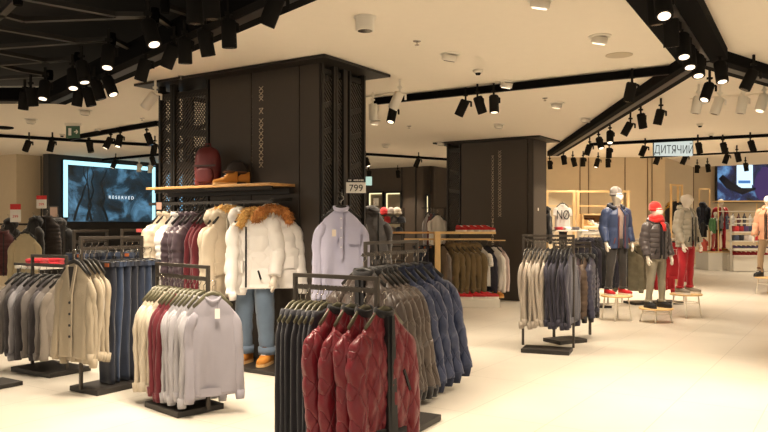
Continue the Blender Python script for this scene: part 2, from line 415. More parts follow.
# ------------------------------------------------------------------ spot lamps
def spot_meshes(mb_, rad=.052, ln=.19):
    body = MB().disc_stack([(rad*.82, .0), (rad, -.012), (rad, -ln+.004), (rad*.97, -ln), (rad*.88, -ln), (rad*.85, -ln+.02)], n=24).mesh('lamp_body', mb_, True)
    lens = MB().disc_stack([(rad*.70, -ln+.001), (rad*.70, -ln-.001), (rad*.4, -ln-.002)], n=20)
    return body, lens
SP = {}
for key, m_ in (('black', M_SPOTB), ('white', M_WHITE)):
    b, l = spot_meshes(m_)
    SP[key] = (b, {True: l.mesh('lens', M_LENS), False: l.mesh('lens', M_LENSD)},
               MB().bar((0, 0, 0), (0, 0, -.07), .014, .02).bar((-.0, .0, -.065), (.062, 0, -.075), .012, .02).bar((.062, 0, -.07), (.062, 0, -.13), .006, .022).mesh('bracket', m_),
               MB().box((0, 0, 0), (.05, .03, .02)).box((0, 0, .045), (.02, .02, .085)).mesh('track_adapter', m_))
nspot = 0
SPOTLABELS = set()
def spot(px, py, dx=0., dy=0., lit=False, col='black', light=None, label=None, hc=None, size=95):
    """lamp body centred at pixel (px, py); dx, dy = sideways / forward lean of its beam"""
    global nspot
    hc = CEIL-.235 if hc is None else hc
    P = A(px, py, hc); aim = Vector((dx, dy, -1)).normalized()
    q = aim.to_track_quat('-Z', 'Y')
    pivot = P - aim*.095
    top = Vector((pivot.x, pivot.y, hc+.14)) 
    label = label or '%s track spot lamp' % col
    while label in SPOTLABELS: label += ' too'
    SPOTLABELS.add(label)
    t = thing('spot_lamp', label, 'spot lamp', top, 0, 'track spot lamps on the ceiling')
    body, lens, br, ad = SP[col]
    inst('track_adapter', ad, t, (0, 0, .0)); inst('bracket', br, t)
    o = inst('lamp_body', body, t, pivot-top + Vector((0, 0, .0)), q.to_euler())
    inst('lens', lens[lit], o)
    nspot += 1
    if light is None: light = SPOT_W
    if light: lamp(pivot+aim*.21, aim, light, size)
    return t
def S(px, py, dx, dy, lit, label, col='black', light=None, hc=None, size=95): spot(px, py, dx, dy, lit, col, light, label, hc, size)
# left ceiling beam
S(272, 11, -.42, .15, False, 'black cylinder lamp hanging at the top edge right of its row')
S(229, 34, .02, .1, False, 'upright black cylinder lamp, second from the right under the thick beam')
S(206, 43, .16, .2, False, 'black cylinder lamp leaning slightly right, beside the upright second one')
S(185, 51, .0, .1, False, 'upright black cylinder lamp in the middle of the thick beam')
S(170, 56, -.45, .2, False, 'black cylinder lamp leaning left beside the middle upright one')
S(143, 70, -.30, .1, False, 'black cylinder lamp leaning left, alone above the column corner')
S(195, 8, .0, .1, False, 'large black cylinder lamp at the top edge inside the dark ceiling')
S(211, 3, .05, .1, False, 'black cylinder lamp cut by the top edge, right beside its large neighbour')
S(151, 33, .35, -.3, True, 'lit black lamp at the first joint of the dark ceiling bars', light=40)
S(108, 57, .05, -.3, True, 'lit black lamp at the second joint of the dark ceiling bars', light=40)
S(110, 86, .45, -.2, True, 'lit black lamp under the beam leaning right')
S(98, 90, .3, .1, False, 'dark lamp under the beam just left of the lit leaning one')
S(78, 97, -.2, .1, False, 'black lamp hanging lowest at the corner of the dark ceiling')
S(89, 97, .25, .1, False, 'black lamp beside the lowest one at the dark ceiling corner')
S(73, 79, .15, -.3, True, 'lit black lamp at the third joint of the dark ceiling bars', light=40)
S(83, 72, .2, -.1, True, 'small lit lamp half hidden behind the edge beam', light=0)
S(44, 90, .0, -.3, True, 'lit black lamp at the fourth joint of the dark ceiling bars', light=40)
S(24, 101, -.15, .1, False, 'black lamp pointing down left of a close twin at far left')
S(32, 97, .1, .1, False, 'black lamp right of its close twin at far left')
# left back tracks
S(27, 146, -.45, .1, False, 'black lamp leaning left, first on the far left track')
S(51, 146, -.3, .1, False, 'black lamp leaning left, second on the far left track')
S(90, 147, .25, -.1, False, 'black lamp right below the exit sign')
S(108, 143, -.45, -.2, True, 'lit black lamp leaning left between exit sign and column')
S(119, 141, -.1, -.3, True, 'lit black lamp pointing down left of the column')
S(149, 139, .35, .1, False, 'black lamp leaning right at the left side of the column')
S(154, 149, -.2, .1, False, 'black lamp touching the column edge, upper')
S(153, 161, .3, .1, False, 'black lamp touching the column edge, in front of the screen frame')
S(114, 164, -.4, -.1, True, 'small black lamp in front of the top edge of the screen', light=0)
S(139, 168, .0, -.1, False, 'small white lamp at the top edge of the screen, left one', 'white', 0)
S(150, 169, .0, -.1, False, 'small white lamp at the top edge of the screen, right one', 'white', 0)
# around the big column right side
S(373, 112, .02, .1, False, 'white lamp on the short white track beside the column', 'white', 0)
S(396, 101, -.45, .1, False, 'white lamp leaning left on the short white track', 'white', 0)
S(392, 115, -.2, -.35, True, 'lit black lamp behind the white leaning lamp')
S(462, 108, -.45, .2, False, 'black lamp leaning left, first of three on the long track')
S(480, 105, .35, .2, False, 'black lamp leaning right, second of three on the long track')
S(494, 104, .02, -.1, True, 'upright black lamp, third of three on the long track')
S(630, 92, -.15, .2, False, 'single black lamp at the right part of the long track')
S(367, 162, .35, -.2, True, 'black lamp at the column edge in front of the brown wall')
S(369, 174, .1, .1, False, 'small dark lamp at the column edge above a pale sign', light=30)
S(417, 163, -.4, .2, False, 'black lamp leaning left on the track by the brown wall')
S(398, 174, .1, .2, False, 'small dark lamp against the brown wall', light=40)
# right junction
S(656, 9, .1, .1, False, 'big black lamp at the top edge on the wide channel', size=80)
S(663, 4, -.1, -.5, True, 'big lit black lamp at the very top right of its neighbour', light=0)
S(671, 33, .1, .2, False, 'black lamp in the second row below the top edge of the channel')
S(683, 46, -.05, -.35, True, 'lit black lamp, highest of the three clustered at the junction')
S(689, 57, -.05, -.35, True, 'lit black lamp, middle of the three clustered at the junction')
S(698, 66, -.1, -.35, True, 'lit black lamp, lowest of the three clustered at the junction')
S(721, 72, .0, -.3, True, 'lit black lamp hanging right of the junction')
S(749, 80, -.45, .1, False, 'black lamp leaning left on the channel to the right edge')
S(707, 92, -.45, -.3, True, 'lit black lamp leaning left beneath the junction')
S(659, 117, -.2, .15, False, 'large black lamp on the straight channel, nearest of its row')
S(642, 121, .25, .2, False, 'black lamp leaning right, second on the straight channel')
S(627, 129, -.5, .2, False, 'black lamp leaning left, third on the straight channel')
S(610, 137, -.1, -.35, True, 'lit black lamp on the far half of the straight channel')
S(600, 143, .15, -.35, True, 'second lit black lamp on the far half of the straight channel')
S(609, 153, .0, .1, False, 'black lamp pointing down above another right of the far channel')
S(608, 163, .05, .1, False, 'black lamp below another right of the far channel')
S(597, 163, -.3, -.1, True, 'black lamp leaning left against the beige wall')
S(583, 162, .0, .1, False, 'upright black lamp against the beige wall')
S(574, 162, .3, .1, False, 'black lamp leaning right against the beige wall')
S(564, 160, .2, .1, False, 'black lamp near the end of the straight channel')
S(588, 150, -.3, .1, False, 'dark lamp in the shadowed far part of the channel')
S(550, 165, .1, .1, False, 'black lamp at the edge of the smaller column')
# by the sign
S(643, 151, -.4, .1, False, 'black lamp leaning left just left of the department sign')
S(657, 160, -.35, .1, False, 'black lamp hanging below the left end of the department sign')
S(684, 160, -.4, .1, False, 'black lamp hanging below the right end of the department sign')
S(699, 148, .25, .1, False, 'black lamp right beside the department sign')
S(724, 148, .28, .1, False, 'second black lamp right of the department sign')
S(752, 146, .38, .1, False, 'black lamp leaning right near the right edge above the screen')
S(726, 159, -.3, .1, False, 'black lamp leaning left above the far screen')
S(738, 157, .3, .1, False, 'black lamp leaning right above the far screen')
S(697, 169, .0, .1, False, 'tiny black lamp at the corner left of the far screen', light=0)
S(708, 168, .2, .1, False, 'tiny black lamp next to the upper left of the far screen', light=0)
S(746, 167, .2, .1, False, 'small black lamp overlapping the top of the far screen', light=40)
S(697, 105, -.15, .1, False, 'white lamp, leftmost on the white track', 'white', 0)
S(717, 106, -.3, .1, False, 'white lamp, second on the white track', 'white', 0)
S(742, 105, -.15, .1, False, 'white lamp, third on the white track', 'white', 0)
S(762, 103, -.35, -.1, True, 'lit white lamp at the right edge on the white track', 'white', 0)
S(150, 101, -.8, .1, False, 'white lamp tilted left by the left edge of the big column', 'white', 0)

# recessed and surface fixtures
def gimbal(px, py, lit, label, r=.075):
    P = A(px, py, CEIL)
    t = thing('ceiling_downlight', label, 'downlight', P, 0, 'round downlights in the ceiling')
    MB().disc_stack([(r*1.25, 0), (r*1.25, -.008), (r*1.1, -.012)], n=24).build('trim_ring', M_WHITE, t)
    MB().disc_stack([(r*.9, 0), (r*.9, -.05), (r*.84, -.055)], n=24, c=(0, 0, -.005), axis=(.15, -.25, 1)).build('housing', M_WHITE, t, True)
    MB().disc_stack([(r*.68, -.057), (r*.68, -.062)], n=20, axis=(.15, -.25, 1), c=(0, 0, -.005)).build('lens', M_LENS if lit else M_LENSD, t)
gimbal(450, 54, False, 'round white tilting downlight right above the long track middle')
gimbal(600, 36, True, 'lit round downlight between the column and the junction')
gimbal(507, 82, True, 'small round downlight just above the long track')
gimbal(557, 103, True, 'round downlight right of the long track above the smaller column')
gimbal(586, 118, False, 'pale round downlight close to the straight channel')
gimbal(499, 124, False, 'round downlight right above the smaller column top')
gimbal(635, 70, False, 'pale round downlight hidden partly behind the long track end')
gimbal(375, 120, True, 'lit round downlight beside the lower right of the column top')
gimbal(541, -1, True, 'downlight cut by the top edge of the picture')
gimbal(441, 142, False, 'small round downlight left of the smaller column')
gimbal(386, 144, False, 'small round downlight above the brown wall')
gimbal(31, 119, False, 'small downlight near the far left ceiling')
gimbal(85, 110, False, 'small white downlight below the dark ceiling corner')
P = A(365, 17, CEIL); t = thing('surface_downlight', 'white cylindrical surface downlight on the ceiling above the column', 'downlight', P)
MB().disc_stack([(.085, 0), (.085, -.006), (.07, -.008), (.07, -.10), (.062, -.104)], n=28).build('housing', M_WHITE, t, True)
MB().disc_stack([(.055, -.100), (.055, -.106)], n=20).build('lens', M_LENSD, t)
P = A(619, 55, CEIL); tag(MB().disc_stack([(.12, 0), (.12, -.004), (.11, -.006)], n=32).build('ceiling_speaker', mat('speaker_grille', (198, 184, 160), .7), None, loc=P), 'flat round ceiling speaker between two downlights', 'speaker')
P = A(4, 127, CEIL); tag(MB().disc_stack([(.14, 0), (.14, -.02), (.1, -.03)], n=32).build('ceiling_speaker', M_TRACK, None, loc=P), 'black round ceiling disc at the far left edge', 'speaker')
for px, py, lb in ((417, 41, 'middle of the ceiling'), (545, 98, 'ceiling above the smaller column'), (181, 76, 'ceiling by the top left of the big column'), (409, 126, 'ceiling beside the brown wall'), (597, 122, 'ceiling next to the straight channel'), (142, 118, 'ceiling left of the big column')):
    P = A(px, py, CEIL); t = thing('sprinkler', 'small fire sprinkler on the '+lb, 'sprinkler', P, 0, 'sprinklers')
    MB().disc_stack([(.035, 0), (.03, -.006)], n=16).build('rosette', M_CHROME, t); MB().disc_stack([(.006, -.004), (.006, -.03), (.02, -.032), (.02, -.035)], n=12).build('nozzle', M_CHROME, t)
for px, py, lb in ((478, 70, 'between two downlights above the long track'), (98, 129, 'right of the exit sign'), (62, 134, 'left of the exit sign'), (700, 124, 'right above the department sign'), (711, 134, 'just above the thin track right of the sign')):
    P = A(px, py, CEIL); t = thing('smoke_detector', 'white smoke detector '+lb, 'smoke detector', P, 0, 'smoke detectors')
    MB().disc_stack([(.05, 0), (.05, -.02), (.04, -.03)], n=20).build('base', M_WHITE, t, True); MB().disc_stack([(.03, -.03), (.022, -.05)], n=16).build('sensor', M_SPOTB, t, True)
# exit sign
P = A(73, 124, CEIL-.01); P = P + Vector((0, 0, -.02))
t = thing('exit_sign', 'green emergency exit sign hanging from the ceiling at left', 'sign', (P.x, P.y, CEIL), 0)
MB().box((0, 0, -.02), (.24, .05, .04)).build('housing', M_WHITE, t)
MB().box((0, 0, -.13), (.21, .012, .19)).build('panel', mat('exit_green', (52, 92, 68), .4), t)
mb = MB().box((-.045, -.008, -.13), (.045, .004, .11)); mb.build('door_mark', M_PAPER, t)
MB().bar((.02, -.008, -.13), (.07, -.008, -.13), .004, .018).bar((.05, -.008, -.10), (.075, -.008, -.13), .004, .016).bar((.05, -.008, -.16), (.075, -.008, -.13), .004, .016).build('arrow', M_PAPER, t)

# ------------------------------------------------------------------ signs and screens
# department sign
dS = A(653, 141, CEIL-.02).y
P = D(673, 148.5, dS)
t = thing('department_sign', 'white hanging sign with dark Cyrillic lettering for the children department', 'sign', (P.x, P.y, P.z), math.radians(3))
sw, sh = 40/F*dS, 15/F*dS
MB().box((0, 0, 0), (sw, .03, sh)).build('panel', emit('sign_white', (214, 222, 214), .72), t)
mb = MB()
for x in (-sw/2, sw/2): mb.bar((x, 0, CEIL-P.z), (x, 0, -sh/2), .03, .012)
mb.build('hanging_rod', M_TRACK, t)
text('lettering', 'ДИТЯЧИЙ', .21, M_INK, t, (0.01, -.018, -.03), sx=.70)

def screen_mat(name, seed, dark, mid, glow, s):
    m = bpy.data.materials.new(name); m.use_nodes = True; nt = m.node_tree; N = nt.nodes; L = nt.links
    b = N['Principled BSDF']; b.inputs['Base Color'].default_value = (.01, .01, .01, 1); b.inputs['Roughness'].default_value = .25
    tc = N.new('ShaderNodeTexCoord'); mp = N.new('ShaderNodeMapping'); mp.inputs['Location'].default_value = (seed, 0, seed)
    L.new(tc.outputs['Object'], mp.inputs['Vector'])
    n1 = N.new('ShaderNodeTexNoise'); n1.inputs['Scale'].default_value = 1.6; n1.inputs['Detail'].default_value = 9; n1.inputs['Roughness'].default_value = .62; n1.inputs['Distortion'].default_value = .6
    L.new(mp.outputs[0], n1.inputs['Vector'])
    cr = N.new('ShaderNodeValToRGB'); e = cr.color_ramp.elements
    e[0].position = .36; e[0].color = rgb(*dark); e[1].position = .68; e[1].color = rgb(*glow); x = e.new(.52); x.color = rgb(*mid)
    L.new(n1.outputs['Fac'], cr.inputs[0])
    L.new(cr.outputs[0], b.inputs['Emission Color']); b.inputs['Emission Strength'].default_value = s
    return m
M_CYAN = emit('screen_border', (176, 238, 250), 1.15)
tS = on(158, PL, U); z1 = 1.35 + (225-160)*PL.y/F; z0 = 1.35+(225-221.5)*PL.y/F
o_ = PL - U.cross(Z)*0 
nrm = Vector((U.y, -U.x, 0))                      # faces the shop
base = PL + nrm*.03
t = thing('video_screen', 'large video screen with bright pale cyan border and white lettering', 'screen', (base.x, base.y, z0), ANG_U)
W_ = on(153.5, PL, U); H_ = z1-z0; bw = .095
MB().box((W_/2, 0, H_/2), (W_, .05, H_)).build('housing', M_WALLK, t)
MB().box((bw/2, -.03, H_/2+bw/2), (bw, .02, H_-bw)).box((W_/2, -.03, H_-bw/2), (W_, .02, bw)).box((W_-bw/2, -.03, H_/2), (bw, .02, H_-bw)).build('border', M_CYAN, t)
MB().box((W_/2, -.028, (H_-bw)/2), (W_-2*bw, .012, H_-bw)).build('display', screen_mat('left_screen_picture', 3.1, (14, 20, 22), (24, 46, 58), (84, 130, 160), .9), t)
mb = MB()                                          # dark tree branches shown on the display
random.seed(5)
for k in range(7):
    x = .25+.28*k*random.uniform(.8, 1.2); z = 0.02; p = [Vector((x, -.036, z))]; r = [.03]
    for i in range(7):
        x += random.uniform(-.09, .10)*(1 if k < 4 else .6); z += (H_-bw)/7*.97; p.append(Vector((min(max(x, .14), W_-.14), -.036, z))); r.append(.03-.0035*i)
    if k < 4: mb.tube(p, r, 6, .1, side=Vector((1, 0, 0)))
mb.build('branch_picture', emit('screen_dark', (12, 18, 20), 1.0), t)
text('lettering', 'R E S E R V E D', .105, emit('screen_text', (226, 236, 240), 1.0), t, (W_*.60, -.042, H_*.42), sx=1.05)
# second lit panel right of it
t2 = thing('light_panel', 'pale blue lit panel between the big screen and the column', 'light panel', (base+U*(W_+.12)).to_tuple()[:2]+(z0,), ANG_U)
MB().box((.6, 0, H_/2), (1.2, .05, H_)).build('housing', M_WALLK, t2)
MB().box((.6, -.03, H_/2), (1.16, .01, H_-.04)).build('display', emit('panel_blue', (120, 178, 212), .9), t2)

# far right screen
dR = HALL_D-.12
P0_, P1_ = D(715.5, 203, dR), D(800, 160, dR)
t = thing('video_screen', 'blue and violet video screen on the far right wall over the shelves', 'screen', (P0_.x, P0_.y, P0_.z), 0)
W_, H_ = P1_.x-P0_.x, P1_.z-P0_.z
MB().box((W_/2, 0, H_/2), (W_, .08, H_)).build('housing', M_WALLK, t)
MB().box((W_/2, -.045, H_/2), (W_-.1, .01, H_-.05)).build('display', screen_mat('right_screen_picture', 8.3, (10, 10, 18), (28, 38, 76), (96, 140, 184), .95), t)
px2 = lambda a: (a-715.5)/F*dR
MB().box(((px2(736)+px2(752))/2, -.055, (203-175)/F*dR), (px2(752)-px2(736), .008, 20/F*dR)).box(((px2(737)+px2(751))/2, -.055, (203-186.5)/F*dR), (px2(751)-px2(737), .009, 3/F*dR)).build('bright_picture_area', emit('screen_bright', (198, 226, 246), 1.1), t)
MB().box(((px2(737)+px2(750))/2, -.06, (203-182)/F*dR), (px2(750)-px2(738), .006, .10)).build('caption', emit('screen_cap', (60, 110, 170), 1.0), t)
mb = MB().blob((px2(763), -.05, (203-186)/F*dR), (.33, .015, .52), 2, .2).blob((px2(764), -.05, (203-172)/F*dR), (.16, .015, .18), 2, .1)
mb.build('dark_picture_shape', emit('screen_violet', (62, 44, 92), .8), t, True)
mb = MB().tube([(px2(720), -.052, .9), (px2(728), -.052, .62), (px2(742), -.052, .4), (px2(756), -.052, .5)], [.10, .14, .12, .03], 8, .1, side=Vector((0, 0, 1)))
mb.build('dark_picture_arc', emit('screen_dark2', (10, 12, 22), .8), t, True)

# ------------------------------------------------------------------ garments
def sgn(x, p): return math.copysign(abs(x)**p, x)
def quilt(kind, x, z, p):
    if kind == 'h': return abs(math.sin(PI*(z/p)))**.55
    if kind == 'd':
        a, b = (x*1.3+z*.66)/p, (x*1.3-z*.66)/p
        return min(abs(math.sin(PI*a)), abs(math.sin(PI*b)))**.5
    return 0.
def torso(L, hw, sh, th, q, qp, qa, seed, n=44, m=34, flare=0., fold=.012, neck=.062, zn=-.085, ztip=-.205, dropneck=.045):
    """closed garment body hung from the rail: X across, Y along the rail, front towards -Y"""
    zh = zn-L; rings = []
    zs = []
    for i in range(m): zs.append(zh + (ztip-.01-zh)*i/(m-1))
    for i in range(1, 9): zs.append(ztip-.01 + (zn+.012-(ztip-.01))*i/8)
    for z in zs:
        v = (z-zh)/(zn-zh)
        if z <= ztip-.01:
            k = (z-zh)/(ztip-.01-zh); W = hw+flare*(1-k) if k < .62 else hw + (sh-hw)*((k-.62)/.38)**1.3
            T = th*(.85+.3*math.sin(PI*min(1, k*1.02))) * (1 if k < .8 else 1-.45*((k-.8)/.2))
        else:
            k = max(0., (z-(ztip-.01))/(zn+.012-(ztip-.01))); W = sh*.97 + (neck-sh*.97)*(k**.95); T = th*.6*(1-.15*k)
        ring = []
        for j in range(n):
            t = 2*PI*j/n; c_, s_ = math.cos(t), math.sin(t)
            x = W*sgn(c_, .75); y = T*sgn(s_, .8)
            am = fold*max(0, 1-v)**.6*min(1, 1.3-v)
            nz = noise.noise(Vector((x*7+seed*3.1, z*1.3, seed*1.7)))
            y += am*math.sin(x*26+seed*2+3*nz)*(.5+.7*abs(s_)) + am*1.4*noise.noise(Vector((x*5, z*2.2, seed*5.3)))
            x += .35*am*noise.noise(Vector((z*4, seed*2.2, s_*1.5)))*2
            if q:
                o = qa*quilt(q, x + seed*.01, z, qp)*(1 if z < ztip+.03 else .3)
                y += o*sgn(s_, .5); x += o*.6*c_
            if z > ztip and s_ < 0: y -= 0; 
            zz = z - (dropneck*(-s_ if s_ < 0 else 0)*max(0, (z-ztip)/(zn-ztip))**2)
            ring.append(Vector((x, y, zz)))
        rings.append(ring)
    return MB().loft(rings, True, True), zs
def sleeve(side, L, sh, r0, r1, q, qp, qa, seed, spread=.03, ztip=-.205, n=16, m=26, fwd=0.):
    pts_, rs = [], []
    for i in range(m):
        k = i/(m-1)
        x = sh-.045 + .055*min(1, k*6)**.7 + spread*k; z = ztip-.015 - L*k
        y = fwd*k*k + .012*math.sin(k*5+seed)
        pts_.append(Vector((side*x, y, z)))
        r = (r0*(.45+.55*min(1, k*9)**.6))*(1-k)+r1*k + .006*noise.noise(Vector((k*9, seed, side)))
        rs.append(r)
    def off(i, th, p):
        o = .006*noise.noise(Vector((math.cos(th)*1.5, math.sin(th)*1.5+seed, p.z*9)))*1.5
        if q: o += qa*.9*quilt(q, math.cos(th)*.07+math.sin(th)*.03, p.z, qp)
        return o
    return MB().tube(pts_, rs, n, .72 if q else .5, True, Vector((1, 0, 0)), off)
def collar_ring(r, z, h, th, dip=.02, n=24, out=.0):
    rings = []
    for k, (dr, dz) in enumerate(((0, -.012), (.008, 0), (.006+out, h*.6), (0+out, h), (-.006, h), (-.010, h*.3), (-.012, -.012))):
        ring = []
        for j in range(n):
            t = 2*PI*j/n; rr = r+dr
            ring.append(Vector((rr*math.cos(t), rr*th*math.sin(t), z+dz-dip*max(0, -math.sin(t)))))
        rings.append(ring)
    return MB().loft(rings, False, False)
def fur(mb, c, r, seed, n=60, ln=.03):
    rnd = random.Random(seed)
    for i in range(n):
        d = Vector((rnd.gauss(0, 1), rnd.gauss(0, 1), rnd.gauss(0, 1))).normalized()
        b = Vector(c)+Vector((d.x*r[0], d.y*r[1], d.z*r[2])); e = b+d*ln*rnd.uniform(.6, 1.3)+Vector((0, 0, -ln*.3))
        sd = d.orthogonal().normalized()*.007
        mb.add([b-sd, b+sd, b+sd.cross(d)*1.5, e], [(0, 1, 3), (1, 2, 3), (2, 0, 3)])
    return mb
GC = {}
def gparts(kind, m, m2, var=0, m3=None):
    """list of (part name, mesh, [(sub part name, mesh)])"""
    key = (kind, m.name, m2.name if m2 else '', m3.name if m3 else '', var)
    if key in GC: return GC[key]
    s = var*2.3+1; P = []
    def mk(mb, nm, mm, sm=True): return mb.mesh(nm, mm, sm)
    if kind in ('sweater', 'longtee', 'tee', 'cardigan', 'shirt', 'blazer', 'sweatshirt'):
        L = {'sweater': .73, 'longtee': .74, 'tee': .66, 'cardigan': .76, 'shirt': .76, 'blazer': .72, 'sweatshirt': .72}[kind]
        b, zs = torso(L, .195, .178, .022 if kind != 'blazer' else .032, None, 0, 0, s, fold=.015 if kind != 'blazer' else .005, flare=.01)
        P.append(('body', mk(b, 'body', m), []))
        Ls = {'tee': .19}.get(kind, .63)
        for sd in (-1, 1):
            sl = sleeve(sd, Ls, .178, .052, .036 if kind != 'tee' else .055, None, 0, 0, s+sd, fwd=-.02, spread=.02)
            sub = []
            if kind in ('sweater', 'cardigan', 'sweatshirt'):
                xe = sd*(.178+.010+.020)
                sub.append(('cuff', mk(MB().tube([(xe, -.005, -.215-Ls+.045), (xe, -.008, -.215-Ls), (xe, -.010, -.215-Ls-.025)], [.044, .040, .036], 14, .72, True, Vector((1, 0, 0))), 'cuff', m2 or m)))
            P.append(('sleeve', mk(sl, 'sleeve', m), sub))
        if kind in ('sweater', 'longtee', 'tee', 'sweatshirt'):
            P.append(('collar', mk(collar_ring(.064, -.092, .014, .38, .045), 'collar', m2 or m), []))
            if kind in ('sweater', 'sweatshirt'): 
                r_ = [[Vector((.202*sgn(math.cos(2*PI*j/36), .75), .027*sgn(math.sin(2*PI*j/36), .8), z)) for j in range(36)] for z in (-.085-L+.05, -.085-L-.012)]
                P.append(('hem', mk(MB().loft(r_, False, False), 'hem', m2 or m), []))
        if kind == 'shirt':
            P.append(('collar', mk(collar_ring(.058, -.090, .026, .5, .02, out=.006), 'collar', m2 or m), []))
            P.append(('placket', mk(MB().box((.0, -.040, -.13-L*.25), (.03, .008, L*.5)), 'placket', m2 or m, False), [('button', mk(MB().disc_stack([(.006, 0), (.006, .004)], c=(0, -.046, -.17-.08*i), n=10, axis=(0, -1, 0)), 'button', M_PAPER)) for i in range(4)]))
            P.append(('pocket', mk(MB().box((.11, -.040, -.33), (.10, .006, .11)), 'pocket', m, False), []))
        if kind in ('cardigan', 'blazer'):
            mv = MB().add([(-.045, -.030, -.115), (.045, -.030, -.115), (.0, -.040, -.34 if kind == 'cardigan' else -.40), (-.045, -.01, -.115), (.045, -.01, -.115), (.0, -.02, -.34)], [(0, 2, 1), (3, 4, 5), (0, 1, 4, 3), (1, 2, 5, 4), (2, 0, 3, 5)])
            P.append(('lining', mk(mv, 'lining', mat('dark_lining', (40, 36, 34), .8), False), []))
            ban = MB()
            for sd in (-1, 1): ban.bar((sd*.052, -.028, -.105), (sd*.010, -.044, -.35), .012, .026)
            ban.bar((0.008, -.040, -.34), (0.0, -.042, -.085-L+.01), .012, .03)
            P.append(('button_band' if kind == 'cardigan' else 'lapel', mk(ban, 'band', m2 or m, False), [('button', mk(MB().disc_stack([(.011, 0), (.011, .006)], c=(0.006, -.050, -.40-.09*i), n=12, axis=(0, -1, 0)), 'button', M_INK)) for i in range(4 if kind == 'cardigan' else 2)]))
            if kind == 'blazer':
                for sd in (-1, 1): P.append(('pocket', mk(MB().box((sd*.11, -.046, -.60), (.11, .012, .03)), 'pocket', m2 or m, False), []))
    elif kind in ('bomber', 'puffer', 'parka', 'coat', 'vest', 'bomberw', 'pufferw'):
        wide = kind[-1] == 'w'; kind = kind.rstrip('w')
        L = {'bomber': .655, 'puffer': .64, 'parka': .76, 'coat': .74, 'vest': .64}[kind]
        q, qp, qa = {'bomber': ('d', .13, .014), 'puffer': ('h', .062, .016), 'vest': ('h', .062, .016), 'parka': ('h', .20, .010), 'coat': ('h', .13, .014)}[kind]
        hw = .205 if kind != 'coat' else .235; th = .046 if kind != 'coat' else .07
        hi = kind in ('bomber', 'puffer', 'vest')
        b, zs = torso(L, hw, .185 if kind != 'coat' else .20, th, q, qp, qa, s, n=80 if kind == 'bomber' else 48, m=60 if hi else 44, fold=.008, flare=.0 if kind == 'bomber' else .07 if kind == 'coat' else .025)
        P.append(('body', mk(b, 'body', m), []))
        if kind != 'vest':
            for sd in (-1, 1):
                sl = sleeve(sd, .61, .185 if kind != 'coat' else .20, .072, .048, q, qp, qa*.8, s+sd, fwd=-.03, spread=.075 if kind == 'coat' else .15 if wide else .035, n=22 if kind == 'bomber' else 18, m=44 if hi else 30)
                xe = sd*((.195+(.15 if wide else .035)) if kind != 'coat' else .285)
                cuff = MB().tube([(xe, -.030, -.215-.59), (xe, -.036, -.215-.63), (xe, -.038, -.215-.665)], [.05, .046, .038], 16, .75, True, Vector((1, 0, 0)))
                P.append(('sleeve', mk(sl, 'sleeve', m), [('cuff', mk(cuff, 'cuff', m2 or m))]))
        if kind == 'bomber':
            r_ = [[Vector((.205*sgn(math.cos(2*PI*j/40), .75), .052*sgn(math.sin(2*PI*j/40), .8), z)) for j in range(40)] for z in (-.085-L+.01, -.085-L-.03, -.085-L-.065)]
            P.append(('waistband', mk(MB().loft(r_, True, True), 'waistband', m2), []))
            P.append(('collar', mk(collar_ring(.070, -.095, .030, .55, .02), 'collar', m2), []))
        else: P.append(('collar', mk(collar_ring(.072, -.095, .04, .6, .02, out=.008), 'collar', m2 or m), []))
        P.append(('zip', mk(MB().box((0, -th-.016, -.10-L*.5), (.014, .012, L*.97)), 'zip', M_WHITE if kind == 'coat' else (m3 or M_INK), False), []))
        if kind == 'bomber' and var == 0:
            P.append(('lining', mk(MB().add([(-.03, -th-.008, -.11), (.03, -th-.008, -.11), (.055, -th-.022, -.095-L), (-.025, -th-.022, -.095-L), (-.03, -.02, -.11), (.03, -.02, -.11), (.055, -.02, -.095-L), (-.025, -.02, -.095-L)], [(0, 3, 2, 1), (0, 1, 5, 4), (1, 2, 6, 5), (2, 3, 7, 6), (3, 0, 4, 7)]), 'lining', mat('black_lining', (20, 19, 22), .5), False), []))
        if kind in ('bomber',):
            P.append(('pocket', mk(MB().bar((.11, -th-.012, -.42), (.17, -th-.010, -.54), .012, .016), 'pocket', M_INK, False), []))
        if kind in ('coat', 'parka'):
            for sd in (-1, 1): P.append(('pocket', mk(MB().box((sd*.13, -th-.012, -.58), (.13, .02, .11)), 'pocket', m, False), []))
            hb = MB().blob((0, .05, -.12), (.14, .085, .10), s, .15)
            P.append(('hood', mk(hb, 'hood', m), []))
        if kind == 'coat' and m3:
            f = MB()
            for i in range(9):
                a = PI*i/8; c = (-.15*math.cos(a), -.055-.02*math.sin(a), -.075-.10*(1-math.sin(a)) + .0)
                f.blob(c, (.042, .038, .042), i+s, .5, fr=9); fur(f, c, (.038, .034, .038), i+var*10, 50, .032)
            P.append(('fur_trim', mk(f, 'fur_trim', m3, False), []))
    elif kind == 'drape':
        rings = []; n = 36
        for i in range(26):
            k = i/25; z = -.105-.86*k; W = (.12+.05*min(1, k*6))*(1+.05*k); T = .026-.006*k
            ring = []
            for j in range(n):
                t = 2*PI*j/n; x = W*sgn(math.cos(t), .6); y = T*sgn(math.sin(t), .7)
                y += .010*math.sin(x*46+s*2)*min(1, k*3) + .010*noise.noise(Vector((x*6, z*3, s)))
                ring.append(Vector((x, y, z)))
            rings.append(ring)
        P.append(('body', mk(MB().loft(rings), 'body', m), []))
    elif kind == 'jeans':
        rings = []; n = 28
        for i in range(22):
            k = i/21; z = -.10-1.0*k; W = .105-.02*k if k > .2 else .10; T = .032-.010*k
            ring = []
            for j in range(n):
                t = 2*PI*j/n; x = W*sgn(math.cos(t), .7); y = T*sgn(math.sin(t), .7)
                y += .007*math.sin(x*40+s*2)*k + .012*noise.noise(Vector((x*6, z*4, s)))
                x += .012*noise.noise(Vector((z*3, s, math.sin(t))))
                ring.append(Vector((x, y, z)))
            rings.append(ring)
